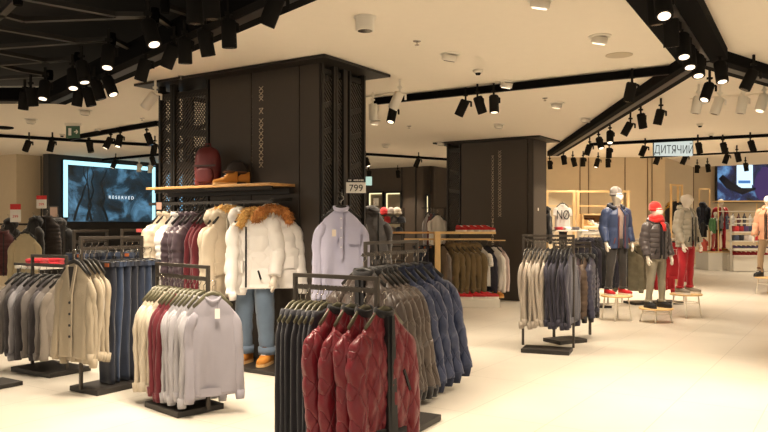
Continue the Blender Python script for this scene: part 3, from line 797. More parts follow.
        P.append(('leg', mk(MB().loft(rings), 'leg', m), []))
        P.append(('waistband', mk(MB().box((0, 0, -.11), (.215, .07, .04)), 'waistband', m2 or m, False), []))
        P.append(('brand_patch', mk(MB().box((.05, -.038, -.115), (.05, .006, .03)), 'patch', mat('leather_patch', (172, 92, 44), .6), False), []))
    GC[key] = P; return P
def hang_meshes(kind):
    key = ('hanger', kind)
    if key in GC: return GC[key]
    m_ = M_HANGO if kind == 'olive' else M_HANG
    hook = MB().tube([(0, 0, -.085), (0, 0, -.03)]+[(.022*math.sin(a)-0, 0, .0+.022*-math.cos(a)+0.0) for a in [PI*.0+k*PI*1.35/8 for k in range(9)]], .0028, 6)
    if kind == 'clip':
        arm = MB().tube([(-.13, 0, -.09), (0, 0, -.075), (.13, 0, -.09)], .006, 8)
        for s in (-1, 1): arm.box((s*.09, 0, -.105), (.02, .03, .04))
    else:
        arm = MB().tube([(-.160, -.0, -.172), (-.10, 0, -.126), (-.05, 0, -.086), (0, 0, -.072), (.05, 0, -.086), (.10, 0, -.126), (.160, 0, -.172)], [.012, .016, .018, .018, .018, .016, .012], 10, .55, side=Vector((0, 0, 1)))
    GC[key] = (hook.mesh('hook', M_CHROME, True), arm.mesh('arm', m_, True)); return GC[key]

def place(name, kind, m, loc, rz, label, cat, m2=None, m3=None, var=0, group=None, hanger='black', hlabel=None, tilt=0., sc=1., hgroup='clothes hangers on the racks'):
    t = thing(name, label, cat, loc, rz, group)
    s3 = sc if isinstance(sc, tuple) else (sc, sc, sc)
    if kind not in ('shirt', 'coat'): s3 = (s3[0]*random.uniform(.97, 1.03), s3[1], s3[2]*random.uniform(.965, 1.025))
    t.scale = s3; t.rotation_euler = (0, tilt, rz)
    for nm, me, subs in gparts(kind, m, m2, var, m3):
        o = inst(nm, me, t)
        for sn, sm in subs: inst(sn, sm, o)
    if hanger:
        h = thing('clothes_hanger', hlabel or ' '.join(('hanger inside the '+label).split()[:16]), 'hanger', loc, rz, hgroup)
        h.scale = s3
        hk, ar = hang_meshes(hanger); inst('hook', hk, h); inst('arm', ar, h)
    return t
def row(P, dr, ts, specs, jit=.05, hanger='black', flip=1, zoff=-.022, sc=1.):
    """hang garments on a rail at P + dr*t; specs = one dict per garment, front (-Y) towards -dr"""
    rz0 = math.atan2(dr.y, dr.x) - PI/2
    for i, (t, s) in enumerate(zip(ts, specs)):
        p = P + dr*t; rz = rz0 + random.uniform(-jit, jit) + s.get('turn', 0)
        p = p + Vector((0, 0, zoff))
        place(s['name'], s['kind'], s['m'], p, rz, s['label'], s['cat'], s.get('m2'), s.get('m3'), s.get('var', i % 4), s.get('group'), s.get('hanger', hanger), s.get('hlabel'), random.uniform(-.02, .02), s.get('sc', sc))
def lin_ts(a, b, n): return [a+(b-a)*i/max(1, n-1) for i in range(n)]
def many(n, name, kind, m, fmt, cat, hfmt, start=0, **kw):
    return [dict(name=name, kind=kind, m=m, label=fmt.format(ORD[start+i]), cat=cat, hlabel=hfmt.format(ORD[start+i]), **kw) for i in range(n)]

def rack(label, P, Q, h, rail_drop=.095, base=(.46, .38), base_c=None, ext=(0, 0), foot=True, base_rz=None, bars=True, m=M_RACK, low=None):
    """square tube garment rack with top bar, hanging rail below and a flat steel base"""
    P, Q = Vector((P.x, P.y, 0)), Vector((Q.x, Q.y, 0)); L_ = (Q-P).length; a = math.atan2((Q-P).y, (Q-P).x); C = (P+Q)/2
    t = thing('clothes_rack', label, 'clothes rack', C, a)
    x = L_/2
    MB().bar((-x-.0125, 0, h-.0125), (x+.0125, 0, h-.0125), .025, .025).build('top_bar', m, t, bevel=.003)
    for s in (-1, 1):
        MB().bar((s*x, 0, .03), (s*x, 0, h-.02), .025, .025).build('post', m, t, bevel=.003)
    hb = MB().bar((-x-ext[0], 0, h-rail_drop), (x+ext[1], 0, h-rail_drop), .016, .026); hb.build('hanging_rail', m, t, bevel=.002)
    nb = MB()
    for k in range(int(L_/.03)): nb.bar((-x+.02+k*.03, 0, h-rail_drop+.012), (-x+.02+k*.03, 0, h-rail_drop+.018), .01, .020)
    nb.build('rail_notches', m, t)
    bl, bwid = base
    c = Vector((0, 0, 0))
    if base_c is not None: c = Matrix.Rotation(-a, 3, 'Z') @ (Vector((base_c.x, base_c.y, 0))-C)
    if low is None:
        MB().box((c.x, c.y, .022), (bl, bwid, .042), (base_rz-a) if base_rz is not None else 0).build('base_plate', M_BASE, t, bevel=.004)
    if foot:
        MB().bar((-x, 0, .045), (x, 0, .045), .03, .02).build('foot_bar', m, t, bevel=.003)
    return t, h-rail_drop

C_CREAM = cloth('cream_knit', (196, 184, 164)); C_MAROON = cloth('maroon_knit', (98, 18, 32)); C_LILAC = cloth('lilac_grey_knit', (152, 148, 158), .06)
C_LILAC2 = cloth('pale_grey_knit', (160, 157, 162), .08)
C_NAVYBLK = cloth('ink_trouser', (30, 29, 38)); N_RED = quilted('red_nylon', (118, 20, 34), .40); N_BLACKRIB = cloth('black_rib', (26, 24, 26))
N_BROWN = quilted('brown_nylon', (64, 53, 47), .42); N_BLUE = quilted('blue_nylon', (40, 50, 80), .42); N_BROWN2 = quilted('taupe_nylon', (72, 60, 52), .42)
C_SAND = cloth('sand_knit', (158, 145, 124)); C_GREY = cloth('grey_cloth', (128, 121, 117)); C_GREYD = cloth('slate_cloth', (82, 77, 80)); C_BLAZ = cloth('blazer_grey', (146, 136, 125), .1)
C_OAT = cloth('oat_sweatshirt', (176, 165, 152)); C_DNAVY = cloth('dark_navy_cloth', (44, 42, 58)); C_BLACK = cloth('black_cloth', (26, 25, 27))
N_PURP = nylon('plum_nylon', (72, 58, 66), .36); N_BEIGE = nylon('beige_nylon', (196, 182, 160), .45); C_WHITE = cloth('white_cloth', (236, 232, 226), .04)
C_WCOAT = mat('white_shell', (238, 234, 230), .6, 0, .4, 30, .03); C_FUR = mat('ginger_fur', (232, 178, 108), .9, 0, .5, 90, .45); C_FURD = mat('brown_fur', (186, 124, 66), .9, 0, .5, 90, .4)
C_DENIM = cloth('denim_blue', (42, 58, 86), .3); C_DENIMD = cloth('denim_dark', (19, 25, 42), .2); C_DENIML = cloth('denim_pale', (96, 114, 136), .25); C_DENIMM = cloth('denim_mid', (29, 40, 62), .25)
C_OLIVE = cloth('olive_cloth', (104, 86, 54), .2); C_CAMO = mat('camo_cloth', (128, 122, 102), .85, 0, .4, 25, .45); C_REDS = cloth('red_cloth', (176, 26, 40)); C_LSHIRT = cloth('lilac_shirt', (190, 188, 212), .04)
C_CREAMW = cloth('ecru_knit', (206, 190, 154)); C_FURG = mat('grey_fur', (56, 51, 50), .95, 0, .6, 60, .4)

# --- rack A: knitwear in front
PA_, QA_ = A(157.3, 262, 1.06), A(208, 265.5, 1.06)
dA = (PA_-QA_).normalized(); dA.z = 0; dA.normalize()
bc = G(184, 408)
_, rh = rack('low rack with cream, maroon and lilac-grey sweaters before the jeans mannequin', PA_, QA_, 1.06, .10, (.47, .38), bc, foot=False)
QA3 = Vector((QA_.x, QA_.y, rh)); LA = (PA_-QA_).length
sp = []
sp.append(dict(name='sweater', kind='sweater', m=C_LILAC, label='lilac-grey crew-neck sweater with white tag, foremost on the low knitwear rack', cat='sweater', turn=-.40, var=0, hlabel='black hanger in the foremost tagged lilac-grey sweater'))
sp += many(5, 'sweater', 'sweater', C_LILAC2, 'pale grey sweater, {} behind the tagged front one on the low rack', 'sweater', 'hanger of the {} pale grey sweater on the low rack', group='knitwear on the low rack')
sp += many(3, 'sweater', 'sweater', C_MAROON, 'maroon sweater, {} of three from the front on the low rack', 'sweater', 'hanger of the {} maroon sweater on the low rack', group='knitwear on the low rack')
sp += many(4, 'sweater', 'sweater', C_CREAM, 'cream sweater, {} of four from the front on the low rack', 'sweater', 'hanger of the {} cream sweater on the low rack', group='knitwear on the low rack')
row(QA3, dA, [-.06]+lin_ts(.06, .30, 5)+lin_ts(.37, .46, 3)+lin_ts(.54, .70, 4), sp, hanger='olive', sc=(.84, 1, 1.0))
# tag of the front sweater
p = QA3 - dA*.12
t = thing('price_tag', 'white price tag on the foremost lilac-grey sweater', 'tag', (p.x+.0, p.y, p.z-.20), ANG_U-PI/2+.6)
MB().box((0, 0, -.035), (.035, .002, .07)).build('card', M_PAPER, t); MB().bar((0, 0, 0), (0, 0, .05), .001, .001).build('string', M_INK, t)

# --- rack F: red bombers and ink trousers
PF, QF = A(295.4, 272.8, 1.05), A(377, 276.6, 1.05); dF = (PF-QF); dF.z = 0; LF = dF.length; dF.normalize()
_, rh = rack('front rack with dark trousers and quilted red bomber jackets', PF, QF, 1.05, .085, (.5, .4), foot=False)
QF3 = Vector((QF.x, QF.y, rh))
sp = [dict(name='bomber_jacket', kind='bomber', m=N_RED, m2=N_BLACKRIB, label='quilted dark red bomber jacket, foremost with black hem and open lining', cat='jacket', var=0, hlabel='hanger in the foremost red bomber jacket', turn=-.10)]
sp += many(3, 'bomber_jacket', 'bomber', N_RED, 'quilted red bomber jacket, {} behind the foremost one', 'jacket', 'hanger of the {} red bomber jacket behind the foremost', m2=N_BLACKRIB, group='red bomber jackets on the front rack')
sp += many(7, 'trousers', 'drape', C_NAVYBLK, 'ink black trousers, {} from the red jackets on the front rack', 'trousers', 'olive hanger of the {} ink black trousers on the front rack', group='ink black trousers on the front rack')
row(QF3, dF, [-.05, .09, .19, .29]+lin_ts(.37, .62, 7), sp, hanger='olive', sc=1.04)
# lining seen between the open fronts
# --- rack B: brown and blue bombers
PB, QB = A(365.5, 241.6, 1.225), A(417, 239.6, 1.225); dB = QB-PB; dB.z = 0; LB = dB.length; dB.normalize()
_, rh = rack('tall rack with brown and blue quilted bombers right of the front rack', PB, QB, 1.225, .10, (.40, .36), G(405, 424), ext=(.04, .18), foot=False)
PB3 = Vector((PB.x, PB.y, rh))
sp = [dict(name='bomber_jacket', kind='bomberw', m=N_BROWN, m2=N_BLACKRIB, label='quilted brown bomber jacket, foremost on the tall rack', cat='jacket', var=0, hlabel='black hanger in the foremost brown bomber', turn=.0)]
sp += many(4, 'bomber_jacket', 'bomberw', N_BROWN2, 'quilted brown bomber jacket, {} behind the foremost one on the tall rack', 'jacket', 'hanger of the {} brown bomber behind the foremost', m2=N_BLACKRIB, group='brown bomber jackets')
sp += many(4, 'bomber_jacket', 'bomberw', N_BLUE, 'quilted blue bomber jacket, {} from the brown ones on the tall rack', 'jacket', 'hanger of the {} blue bomber on the tall rack', m2=mat('navy_rib', (34, 40, 60), .9), group='blue bomber jackets')
row(PB3, dB, [-.03, .10, .19, .27, .35]+lin_ts(.48, .98, 4), sp, jit=.06, sc=1.18)

# --- rack C: oat and navy sweatshirts
PC_ = D(523, 235, 8.15); QC_ = D(573.5, 235, 7.95); hC = 1.245
dC = (PC_-QC_); dC.z = 0; LC = dC.length; dC.normalize()
t, rh = rack('bent-leg rack with oat and navy sweatshirts right of the smaller column', PC_, QC_, hC, .06, (.50, .30), G(547, 352), foot=False)
QC3 = Vector((QC_.x, QC_.y, rh))
# curved lower legs
sp = many(6, 'sweatshirt', 'sweatshirt', C_DNAVY, 'dark navy sweatshirt, {} from the right post of the bent-leg rack', 'sweatshirt', 'hanger of the {} navy sweatshirt from the right post', group='navy sweatshirts on the bent-leg rack')
sp += many(6, 'sweatshirt', 'sweatshirt', C_OAT, 'oat grey sweatshirt, {} left of the navy ones on the bent-leg rack', 'sweatshirt', 'hanger of the {} oat sweatshirt on the bent-leg rack', group='oat sweatshirts on the bent-leg rack')
ddC = (V*.55+dC*.45).normalized()
rzC = ANG_V-PI/2
for i, s in enumerate(sp):
    tt = (.02+.04*i) if i < 6 else (.27+.045*(i-6)); p = QC3+dC*tt
    place(s['name'], s['kind'], s['m'], p+Vector((0, 0, -.022)), rzC+random.uniform(-.05, .05), s['label'], s['cat'], None, None, i % 4, s['group'], 'black', s['hlabel'], 0, (.92, 1, 1.05))
P2, Q2 = D(554, 240, 8.65), D(590, 240, 8.9)
t, rh = rack('rear twin rack holding dark puffers beside the bent-leg rack', P2, Q2, 1.15, .06, (.40, .30), G(565, 342), foot=False)
P23 = Vector((P2.x, P2.y, rh))
d2 = (Q2-P2); d2.z = 0; d2.normalize()
N_CAMOB = nylon('dark_camo_nylon', (52, 52, 74)); N_CAMO2 = mat('camo_brown', (92, 74, 60), .6, 0, .4, 20, .5)
lab2 = [('puffer_jacket', 'puffer', N_CAMOB, 'blue-black puffer jacket, outermost on the rear twin rack'), ('puffer_jacket', 'puffer', N_CAMO2, 'brown patterned puffer jacket on the rear twin rack'),
        ('puffer_jacket', 'puffer', N_PURP, 'plum puffer jacket hidden behind the navy sweatshirts'), ('sweatshirt', 'sweatshirt', C_BLACK, 'black sweatshirt on the rear twin rack, nearer the post'), ('sweatshirt', 'sweatshirt', C_BLACK, 'black sweatshirt hanging at the left end of the rear twin rack')]
for i, (nm, k_, m_, lb) in enumerate(lab2):
    p = P23 + d2*(.50-.10*i) - V*.05 + Vector((0, 0, -.022))
    place(nm, k_, m_, p, ANG_V-PI/2+.15, lb, 'jacket' if 'puffer' in nm else 'sweatshirt', N_BLACKRIB, None, i % 3, None, 'black')

# --- rack D: cardigans and jeans
PD = A(81, 236.6, 1.257); tD = on(141.6, PD, U); QD = PD+U*tD
_, rh = rack('tall rack with sand cardigans and blue jeans at left', PD, QD, 1.257, .10, (.55, .36), PD+U*.28+V*-.02, foot=False)
PD3 = Vector((PD.x, PD.y, rh))
sp = [dict(name='cardigan', kind='cardigan', m=C_SAND, label='sand buttoned cardigan, foremost on the tall jeans rack', cat='cardigan', var=0, hlabel='hanger in the foremost sand cardigan', turn=.15)]
sp += many(4, 'cardigan', 'cardigan', C_SAND, 'sand cardigan, {} behind the foremost one', 'cardigan', 'hanger of the {} sand cardigan behind the foremost', group='sand cardigans')
row(PD3, U, lin_ts(-.06, .12, 5), sp, sc=(.88, 1, 1.02))
DEN = [C_DENIMD, C_DENIM, C_DENIMM, C_DENIMD, C_DENIMM, C_DENIM]
sp = [dict(name='jeans', kind='jeans', m=DEN[i % 6], label='%s jeans, %s behind the sand cardigans on the tall rack' % (('dark blue', 'blue', 'mid blue', 'dark blue', 'mid blue', 'blue')[i % 6], ORD[i]), cat='jeans', group='jeans on the tall rack', hlabel='clip hanger of the %s jeans on the tall rack' % ORD[i]) for i in range(7)]
row(PD3-V*.03, U, lin_ts(.22, .66, 7), sp, hanger='clip')
# rack E behind
PE = D(74, 230, 7.3); QE = D(107, 230, 7.8); hE = 1.30
_, rh = rack('rack behind the cardigans with dark jeans below the video screen', PE, QE, hE, .12, (.5, .36), foot=False)
PE3 = Vector((PE.x, PE.y, rh)); dE = (QE-PE); dE.z = 0; dE.normalize()
sp = [dict(name='jeans', kind='jeans', m=DEN[(i+1) % 6], label='%s jeans, %s from the left on the rack behind the cardigans' % (('blue', 'mid blue', 'dark blue', 'mid blue', 'blue', 'dark blue')[i % 6], ORD[i]), cat='jeans', group='jeans on the rear rack', hlabel='clip hanger of the %s jeans on the rear rack' % ORD[i]) for i in range(5)]
row(PE3, dE, lin_ts(.05, .45, 5), sp, hanger='clip')
PE = D(122, 228, 7.4); QE = D(152, 228, 7.9)
_, rh = rack('rack with mid blue jeans left of the big column', PE, QE, 1.31, .12, (.5, .36), foot=False)
PE3 = Vector((PE.x, PE.y, rh)); dE = (QE-PE); dE.z = 0; dE.normalize()
sp = [dict(name='jeans', kind='jeans', m=DEN[(i+1) % 6], label='%s jeans, %s from the left on the rack left of the big column' % (('blue', 'mid blue', 'dark blue', 'mid blue', 'blue', 'dark blue')[i % 6], ORD[i]), cat='jeans', group='jeans beside the big column', hlabel='clip hanger of the %s jeans beside the big column' % ORD[i]) for i in range(5)]
row(PE3, dE, lin_ts(.05, .45, 5), sp, hanger='clip')
# small red tag on top bar
p = D(139, 230.5, 7.4); tag(MB().box((0, 0, 0), (.05, .01, .035)).build('price_card', mat('pink_card', (196, 84, 84), .6), None, loc=p), 'small pink card on the rack bar left of the column', 'card')

# --- rack G: jackets far left
QG = A(66.5, 255.4, 1.075); tG = on(32.5, QG, V); PG = QG+V*tG
_, rh = rack('low rack with grey jackets and a blazer at the far left', PG, QG, 1.075, .10, (.60, .42), G(51, 371), ext=(.30, .05), foot=False)
QG3 = Vector((QG.x, QG.y, rh))
sp = [dict(name='blazer', kind='blazer', m=C_BLAZ, label='light grey blazer at the right end of the far left rack', cat='blazer', var=0, hlabel='hanger in the light grey blazer', turn=-.25)]
cg = [C_GREY, C_GREYD, C_GREY, C_GREYD, C_LILAC2, C_GREYD, C_GREY]
sp += [dict(name='jacket', kind='cardigan', m=cg[i], label='%s jacket, %s left of the grey blazer' % (('mid grey', 'slate', 'mid grey', 'slate', 'pale grey', 'slate', 'mid grey')[i], ORD[i]), cat='jacket', group='grey jackets on the far left rack', hlabel='hanger of the %s jacket left of the blazer' % ORD[i]) for i in range(7)]
row(QG3, V, [-.0]+lin_ts(.13, .74, 7), sp, sc=(.9, 1, .96))
# partial rack at the left edge
p = G(-2, 386)
t = thing('clothes_rack', 'base of a dark rack cut by the left edge', 'clothes rack', p, ANG_U)
MB().box((-.12, 0, .02), (.50, .30, .035)).build('base_plate', M_BASE, t, bevel=.004)
MB().bar((-.25, 0, .03), (-.25, 0, 1.0), .025, .025).build('post', M_RACK, t); MB().bar((-.25, 0, .9), (-.6, 0, .9), .025, .025).build('hanging_rail', M_RACK, t)
place('long_cardigan', 'cardigan', cloth('wine_cloth', (84, 44, 48)), p+Matrix.Rotation(ANG_U, 3, 'Z')@Vector((-.34, 0, .88)), .3, 'dark wine cardigan cut by the left edge', 'cardigan', None, None, 2)

# --- fixtures far left
pw = D(25, 229, 10.6)
mb = MB()
q0, q1 = D(-20, 227, 10.9), D(64, 227, 11.6); q0.z = q1.z = 1.36
t = thing('clothes_rack', 'dark rack under the red price signs at the far left', 'clothes rack', ((q0.x+q1.x)/2, (q0.y+q1.y)/2, 0), math.atan2((q1-q0).y, (q1-q0).x))
LL = (q1-q0).length
MB().bar((-LL/2, 0, 1.36), (LL/2, 0, 1.36), .03, .03).build('hanging_rail', M_BASE, t)
for s in (-1, 1): MB().bar((s*LL/2, 0, 0), (s*LL/2, 0, 1.4), .03, .03).build('post', M_BASE, t)
MB().box((0, 0, .02), (LL+.05, .4, .04)).build('base_plate', M_BASE, t)
place('sweater', 'sweater', C_CREAMW, D(25, 227, 10.4), .05, 'ecru sweater hanging face out under the red price sign', 'sweater', None, None, 1)
place('coat', 'parka', C_BLACK, D(33, 214, 11.2), -.6, 'black coat behind the ecru sweater', 'coat', None, None, 1)
place('coat', 'parka', C_BLACK, D(8, 216, 11.0), -.5, 'black coat left of the ecru sweater', 'coat', None, None, 0)
place('jacket', 'puffer', cloth('wine_cloth', (84, 44, 48)), D(3, 226, 10.7), .6, 'dark wine jacket at the left edge behind the ecru sweater', 'jacket', None, None, 0)
place('fur_vest', 'vest', C_FURG, D(47, 212, 11.3), .0, 'long grey-brown fur vest hanging below the smaller red price sign', 'vest', None, None, 0)
place('coat', 'parka', C_BLACK, D(57, 216, 11.8), .2, 'black coat behind the grey-brown fur vest', 'coat', None, None, 1)
for px, py, s_, d_, lb in ((15.5, 204, 1.0, 10.3, 'white price sign with red header over the ecru sweater'), (41.5, 195.5, .95, 11.2, 'white price sign with red header on the beige column')):
    P = D(px, py, d_); wd = 10.5*s_/F*d_; ht = 18.5*s_*(.75 if s_ < 1 else 1)/F*d_
    t = thing('price_sign', lb, 'price sign', P, 0)
    MB().box((0, 0, -ht*.15), (wd, .008, ht*.3)).build('header', M_RED, t); MB().box((0, 0, -ht*.64), (wd, .008, ht*.68)).build('card', M_PAPER, t)
    text('lettering', '399', .055, M_RED, t, (0, -.006, -ht*.68)); MB().bar((0, .01, -ht), (0, .01, -ht-.25), .01, .01).build('stem', M_BASE, t)
P = D(54, 212, 12.5); t = thing('framed_poster', 'small beige framed poster left of the big screen', 'poster', P); MB().box((0, 0, 0), (.15, .02, .20)).build('frame', M_BASE, t); MB().box((0, -.012, 0), (.12, .004, .16)).build('print', mat('poster_beige', (120, 98, 84), .7), t)
# mannequin stand in front of the screen
# table with red knitwear
p = D(56, 264.5, 8.6)
t = thing('display_table', 'pale display table under folded red jumpers', 'table', (p.x, p.y, 0), ANG_U)
MB().box((0, 0, p.z-.02), (.7, .5, .03)).build('tabletop', M_WHITE, t)
for sx in (-1, 1):
    for sy in (-1, 1): MB().bar((sx*.32, sy*.22, 0), (sx*.32, sy*.22, p.z-.03), .03, .03).build('leg', M_BASE, t)
def folded(mb, c, sx, sy, h, seed=0):
    rings = []
    for k, (f, z) in enumerate(((.96, 0), (1, .3), (1, .7), (.95, 1))):
        rings.append([Vector((c[0]+sx/2*f*sgn(math.cos(2*PI*j/20), .4)*(1+.02*math.sin(j+seed)), c[1]+sy/2*f*sgn(math.sin(2*PI*j/20), .4), c[2]+h*z)) for j in range(20)])
    return mb.loft(rings)
for i in range(3):
    for k in range(2):
        q = p + U*(-.22+.22*i)
        tag(folded(MB(), (0, 0, 0), .2, .3, .042).build('folded_jumper', C_REDS, None, True, loc=(q.x, q.y, p.z-.003+k*.043)), 'folded red jumper, %s of the %s pile on the pale table' % (('bottom', 'top')[k], ('left', 'middle', 'right')[i]), 'jumper', 'folded red jumpers')

# ------------------------------------------------------------------ wall fixture on the big column
shz = 1.35 + (225-184.5)*(FA+V*on(271, FA, V)).y*.95/F
off_ = .36
S0 = FA + V*on(296, FA, V); S1 = FA + V*on(147, FA-U*off_, V)
t = thing('wall_shelf', 'long oak shelf on the big column above the coats', 'shelf', (S0.x, S0.y, shz), ANG_U)
LS = (S1-S0).length
MB().box((-off_/2-.012, LS/2, 0), (off_, LS, .026)).build('board', M_WOOD, t, bevel=.003)
MB().box((-.06, LS/2, -.05), (.08, LS, .06)).bar((-off_*.8, .05, -.03), (-off_*.8, LS-.05, -.03), .03, .03).build('bracket', M_BASE, t)
rz_ = shz-.16; off2 = .33
t = thing('hanging_rail', 'dark steel rail mounted under the oak shelf', 'rail', (S0.x, S0.y, rz_), ANG_U)
MB().bar((-off2, .0, 0), (-off2, LS, 0), .018, .03).build('bar', M_BASE, t)
for yy in (.05, LS*.5, LS-.05): MB().bar((-.015, yy, .03), (-off2, yy, .0), .02, .03).build('arm', M_BASE, t)
R0 = S0 - U*off2; R0.z = rz_
sp = []; ts = []
def addw(px, **k): ts.append(on(px, R0, V)); sp.append(k)
addw(243, name='padded_coat', kind='coat', m=C_WCOAT, m3=C_FUR, m2=C_WCOAT, label='white padded coat on the rail left of the mannequin coat', cat='coat', var=1, turn=.25, sc=1.0)
addw(226, name='parka', kind='parka', m=N_BEIGE, label='cream jacket nearest to the white coats', cat='jacket', var=0)
addw(220, name='parka', kind='parka', m=N_BEIGE, label='cream jacket next to the red ones', cat='jacket', var=1)
for i, px in enumerate((213, 209, 205)): addw(px, name='jacket', kind='longtee', m=C_REDS if 0 else C_MAROON, label='dark red jacket, %s from the right on the column rail' % ORD[i], cat='jacket', var=i, group='dark red jackets on the column rail')
for i, px in enumerate((198, 192, 186)): addw(px, name='puffer_jacket', kind='puffer', sc=1.1, m=N_PURP, label='plum puffer jacket, %s from the right on the column rail' % ORD[i], cat='jacket', var=i, m2=N_PURP, group='plum puffer jackets')
addw(178, name='puffer_jacket', kind='puffer', m=C_WCOAT, m2=C_WCOAT, label='white jacket between plum and beige puffers', cat='jacket', var=1)
for i, px in enumerate((170, 164)): addw(px, name='puffer_jacket', kind='puffer', m=N_BEIGE, m2=N_BEIGE, label='beige puffer jacket, %s from the right at the left end of the rail' % ORD[i], cat='jacket', var=i, group='beige puffer jackets')
row(R0, V, ts, sp, jit=.05, sc=1.06)
p = D(159, 206, (R0+V*on(164, R0, V)).y-.3)
tag(MB().box((0, 0, 0), (.05, .004, .07)).build('price_tag', mat('pink_tag', (226, 176, 160), .6), None, loc=p), 'small pink tag among the beige puffers', 'tag')

# items on the shelf
p = S0 + V*on(208, S0-U*.18, V) - U*.18
t = thing('backpack', 'maroon backpack standing on the oak shelf', 'backpack', (p.x, p.y, shz+.013), -.2)
M_BAG = mat('maroon_bag', (98, 30, 32), .55, 0, .5, 40, .15)
rings = []
for i in range(16):
    k = i/15; z = .40*k; W = .135*(1-.12*abs(k-.35)) if k < .72 else .135*(.93)*math.sqrt(max(.06, 1-((k-.72)/.30)**2)); T = W*.62
    rings.append([Vector((W*sgn(math.cos(2*PI*j/28), .7)+.006*noise.noise(Vector((j, z*12, 0))), T*sgn(math.sin(2*PI*j/28), .7), z)) for j in range(28)])
MB().loft(rings).build('body', M_BAG, t, True)
rings = []
for i in range(8):
    k = i/7; z = .03+.15*k; W = .10*math.sin(PI*(.25+.5*k)); rings.append([Vector((W*sgn(math.cos(2*PI*j/20), .6), -.085+.035*sgn(math.sin(2*PI*j/20), .7), z)) for j in range(20)])
MB().loft(rings).build('front_pocket', M_BAG, t, True)
MB().bar((-.12, -.09, .20), (.12, -.09, .205), .008, .018).build('zip', mat('bag_zip', (62, 42, 38), .5), t)
MB().tube([(-.03, 0, .395), (-.025, 0, .43), (.025, 0, .43), (.03, 0, .395)], .008, 8).build('handle', M_BAG, t, True)
p = S0 + V*on(237, S0-U*.12, V) - U*.12
t = thing('cap', 'dark cap propped behind the tan boot on the shelf', 'cap', (p.x, p.y, shz+.013), 0); t.scale = (1.2, .8, 1.75)
MB().disc_stack([(.10, 0), (.105, .04), (.098, .08), (.075, .12), (.035, .14), (.005, .145)], n=24).build('crown', mat('dark_felt', (42, 34, 30), .9, 0, .4, 80, .1), t, True)
MB().tube([(-.08, -.09, .01), (-.04, -.15, .012), (.04, -.15, .012), (.08, -.09, .01)], .014, 8, .4).build('peak', mat('dark_felt', (42, 34, 30)), t, True)
M_CF = None

def shoe_parts(kind, mu, ms, L=.28, mlace=None):
    key = ('shoe', kind, mu.name, ms.name, L)
    if key in GC: return GC[key]
    W = .048*L/.28; P = []
    def outline(k): return W*(.78+.35*math.sin(PI*min(1, k*1.02))**.8 if k > .0 else .7)*(1 if k < .86 else math.sqrt(max(.05, 1-((k-.86)/.15)**2)))*(1 if k > .08 else math.sqrt(max(.15, 1-((.08-k)/.1)**2)))
    # sole (heel at +Y .. toe at -Y)
    rings = []
    for i in range(18):
        k = i/17; w_ = outline(k)*1.06; y = L*(.35-k)
        rings.append([Vector((w_, y, 0)), Vector((w_, y, .028)), Vector((-w_, y, .028)), Vector((-w_, y, 0))])
    P.append(('sole', MB().loft(rings).mesh('sole', ms), []))
    rings = []
    for i in range(22):
        k = i/21; w_ = outline(k); y = L*(.35-k)
        if kind == 'boot': h = .155 if k < .38 else .155-(k-.38)/.22*.085 if k < .60 else .07-.03*(k-.6)/.4
        else: h = .085-.01*k if k < .30 else .082-(k-.3)/.35*.03 if k < .65 else .052-.018*(k-.65)/.35
        ring = []
        for j in range(14):
            a = PI*j/13; ring.append(Vector((w_*math.cos(a)*(1 if a else 1), y, .024+(h-.0)*sgn(math.sin(a), .55))))
        rings.append(ring)
    P.append(('upper', MB().loft(rings).mesh('upper', mu, True), []))
    lc = MB()
    for i in range(4 if kind != 'boot' else 5):
        k = .42+.055*i; h = .024+((.082-(k-.3)/.35*.03) if kind != 'boot' else (.155-(k-.38)/.22*.085 if k < .6 else .07)); y = L*(.35-k)
        lc.bar((-.02, y-.004, h+.004), (.02, y+.004, h+.004), .006, .005)
    P.append(('laces', lc.mesh('laces', mlace or M_PAPER), []))
    if kind == 'boot': P.append(('ankle_collar', collar_ring(.042, .165, .02, 1.25, 0).mesh('ankle_collar', mat('boot_collar', (92, 56, 30), .8), True), []))
    GC[key] = P; return P
def put_shoe(parts, t, loc=(0, 0, 0), rot=(0, 0, 0), wrap=None):
    for nm, me, s in parts:
        o = inst(nm, me, t, loc, rot)
def shoe(name, kind, mu, ms, loc, rz, label, cat, L=.28, group=None, sc=1.):
    t = thing(name, label, cat, loc, rz, group); t.scale = (sc, sc, sc*(.75 if 'oak shelf' in label and kind == 'boot' and 'box' not in label else 1))
    put_shoe(shoe_parts(kind, mu, ms, L), t)
M_TAN = mat('tan_nubuck', (196, 128, 48), .75, 0, .3, 60, .15); M_TANS = mat('tan_sole', (222, 178, 120), .7); M_REDSH = mat('red_suede', (186, 20, 30), .6, 0, .2, 60); M_WS = mat('white_sole', (228, 222, 212), .5)
M_DSH = mat('dark_shoe', (34, 34, 36), .6); M_GSH = mat('grey_shoe', (142, 132, 118), .7)
p = S0 + V*on(231, S0-U*.24, V) - U*.24
shoe('boot', 'boot', M_TAN, M_TANS, (p.x-.02, p.y, shz+.013), -1.25, 'single tan ankle boot lying on the oak shelf', 'boot', .24)
p = p + U*.10
shoe('boot', 'boot', M_TAN, M_TANS, (p.x+.03, p.y, shz+.013), -1.2, 'second tan ankle boot just behind on the oak shelf', 'boot', .24)

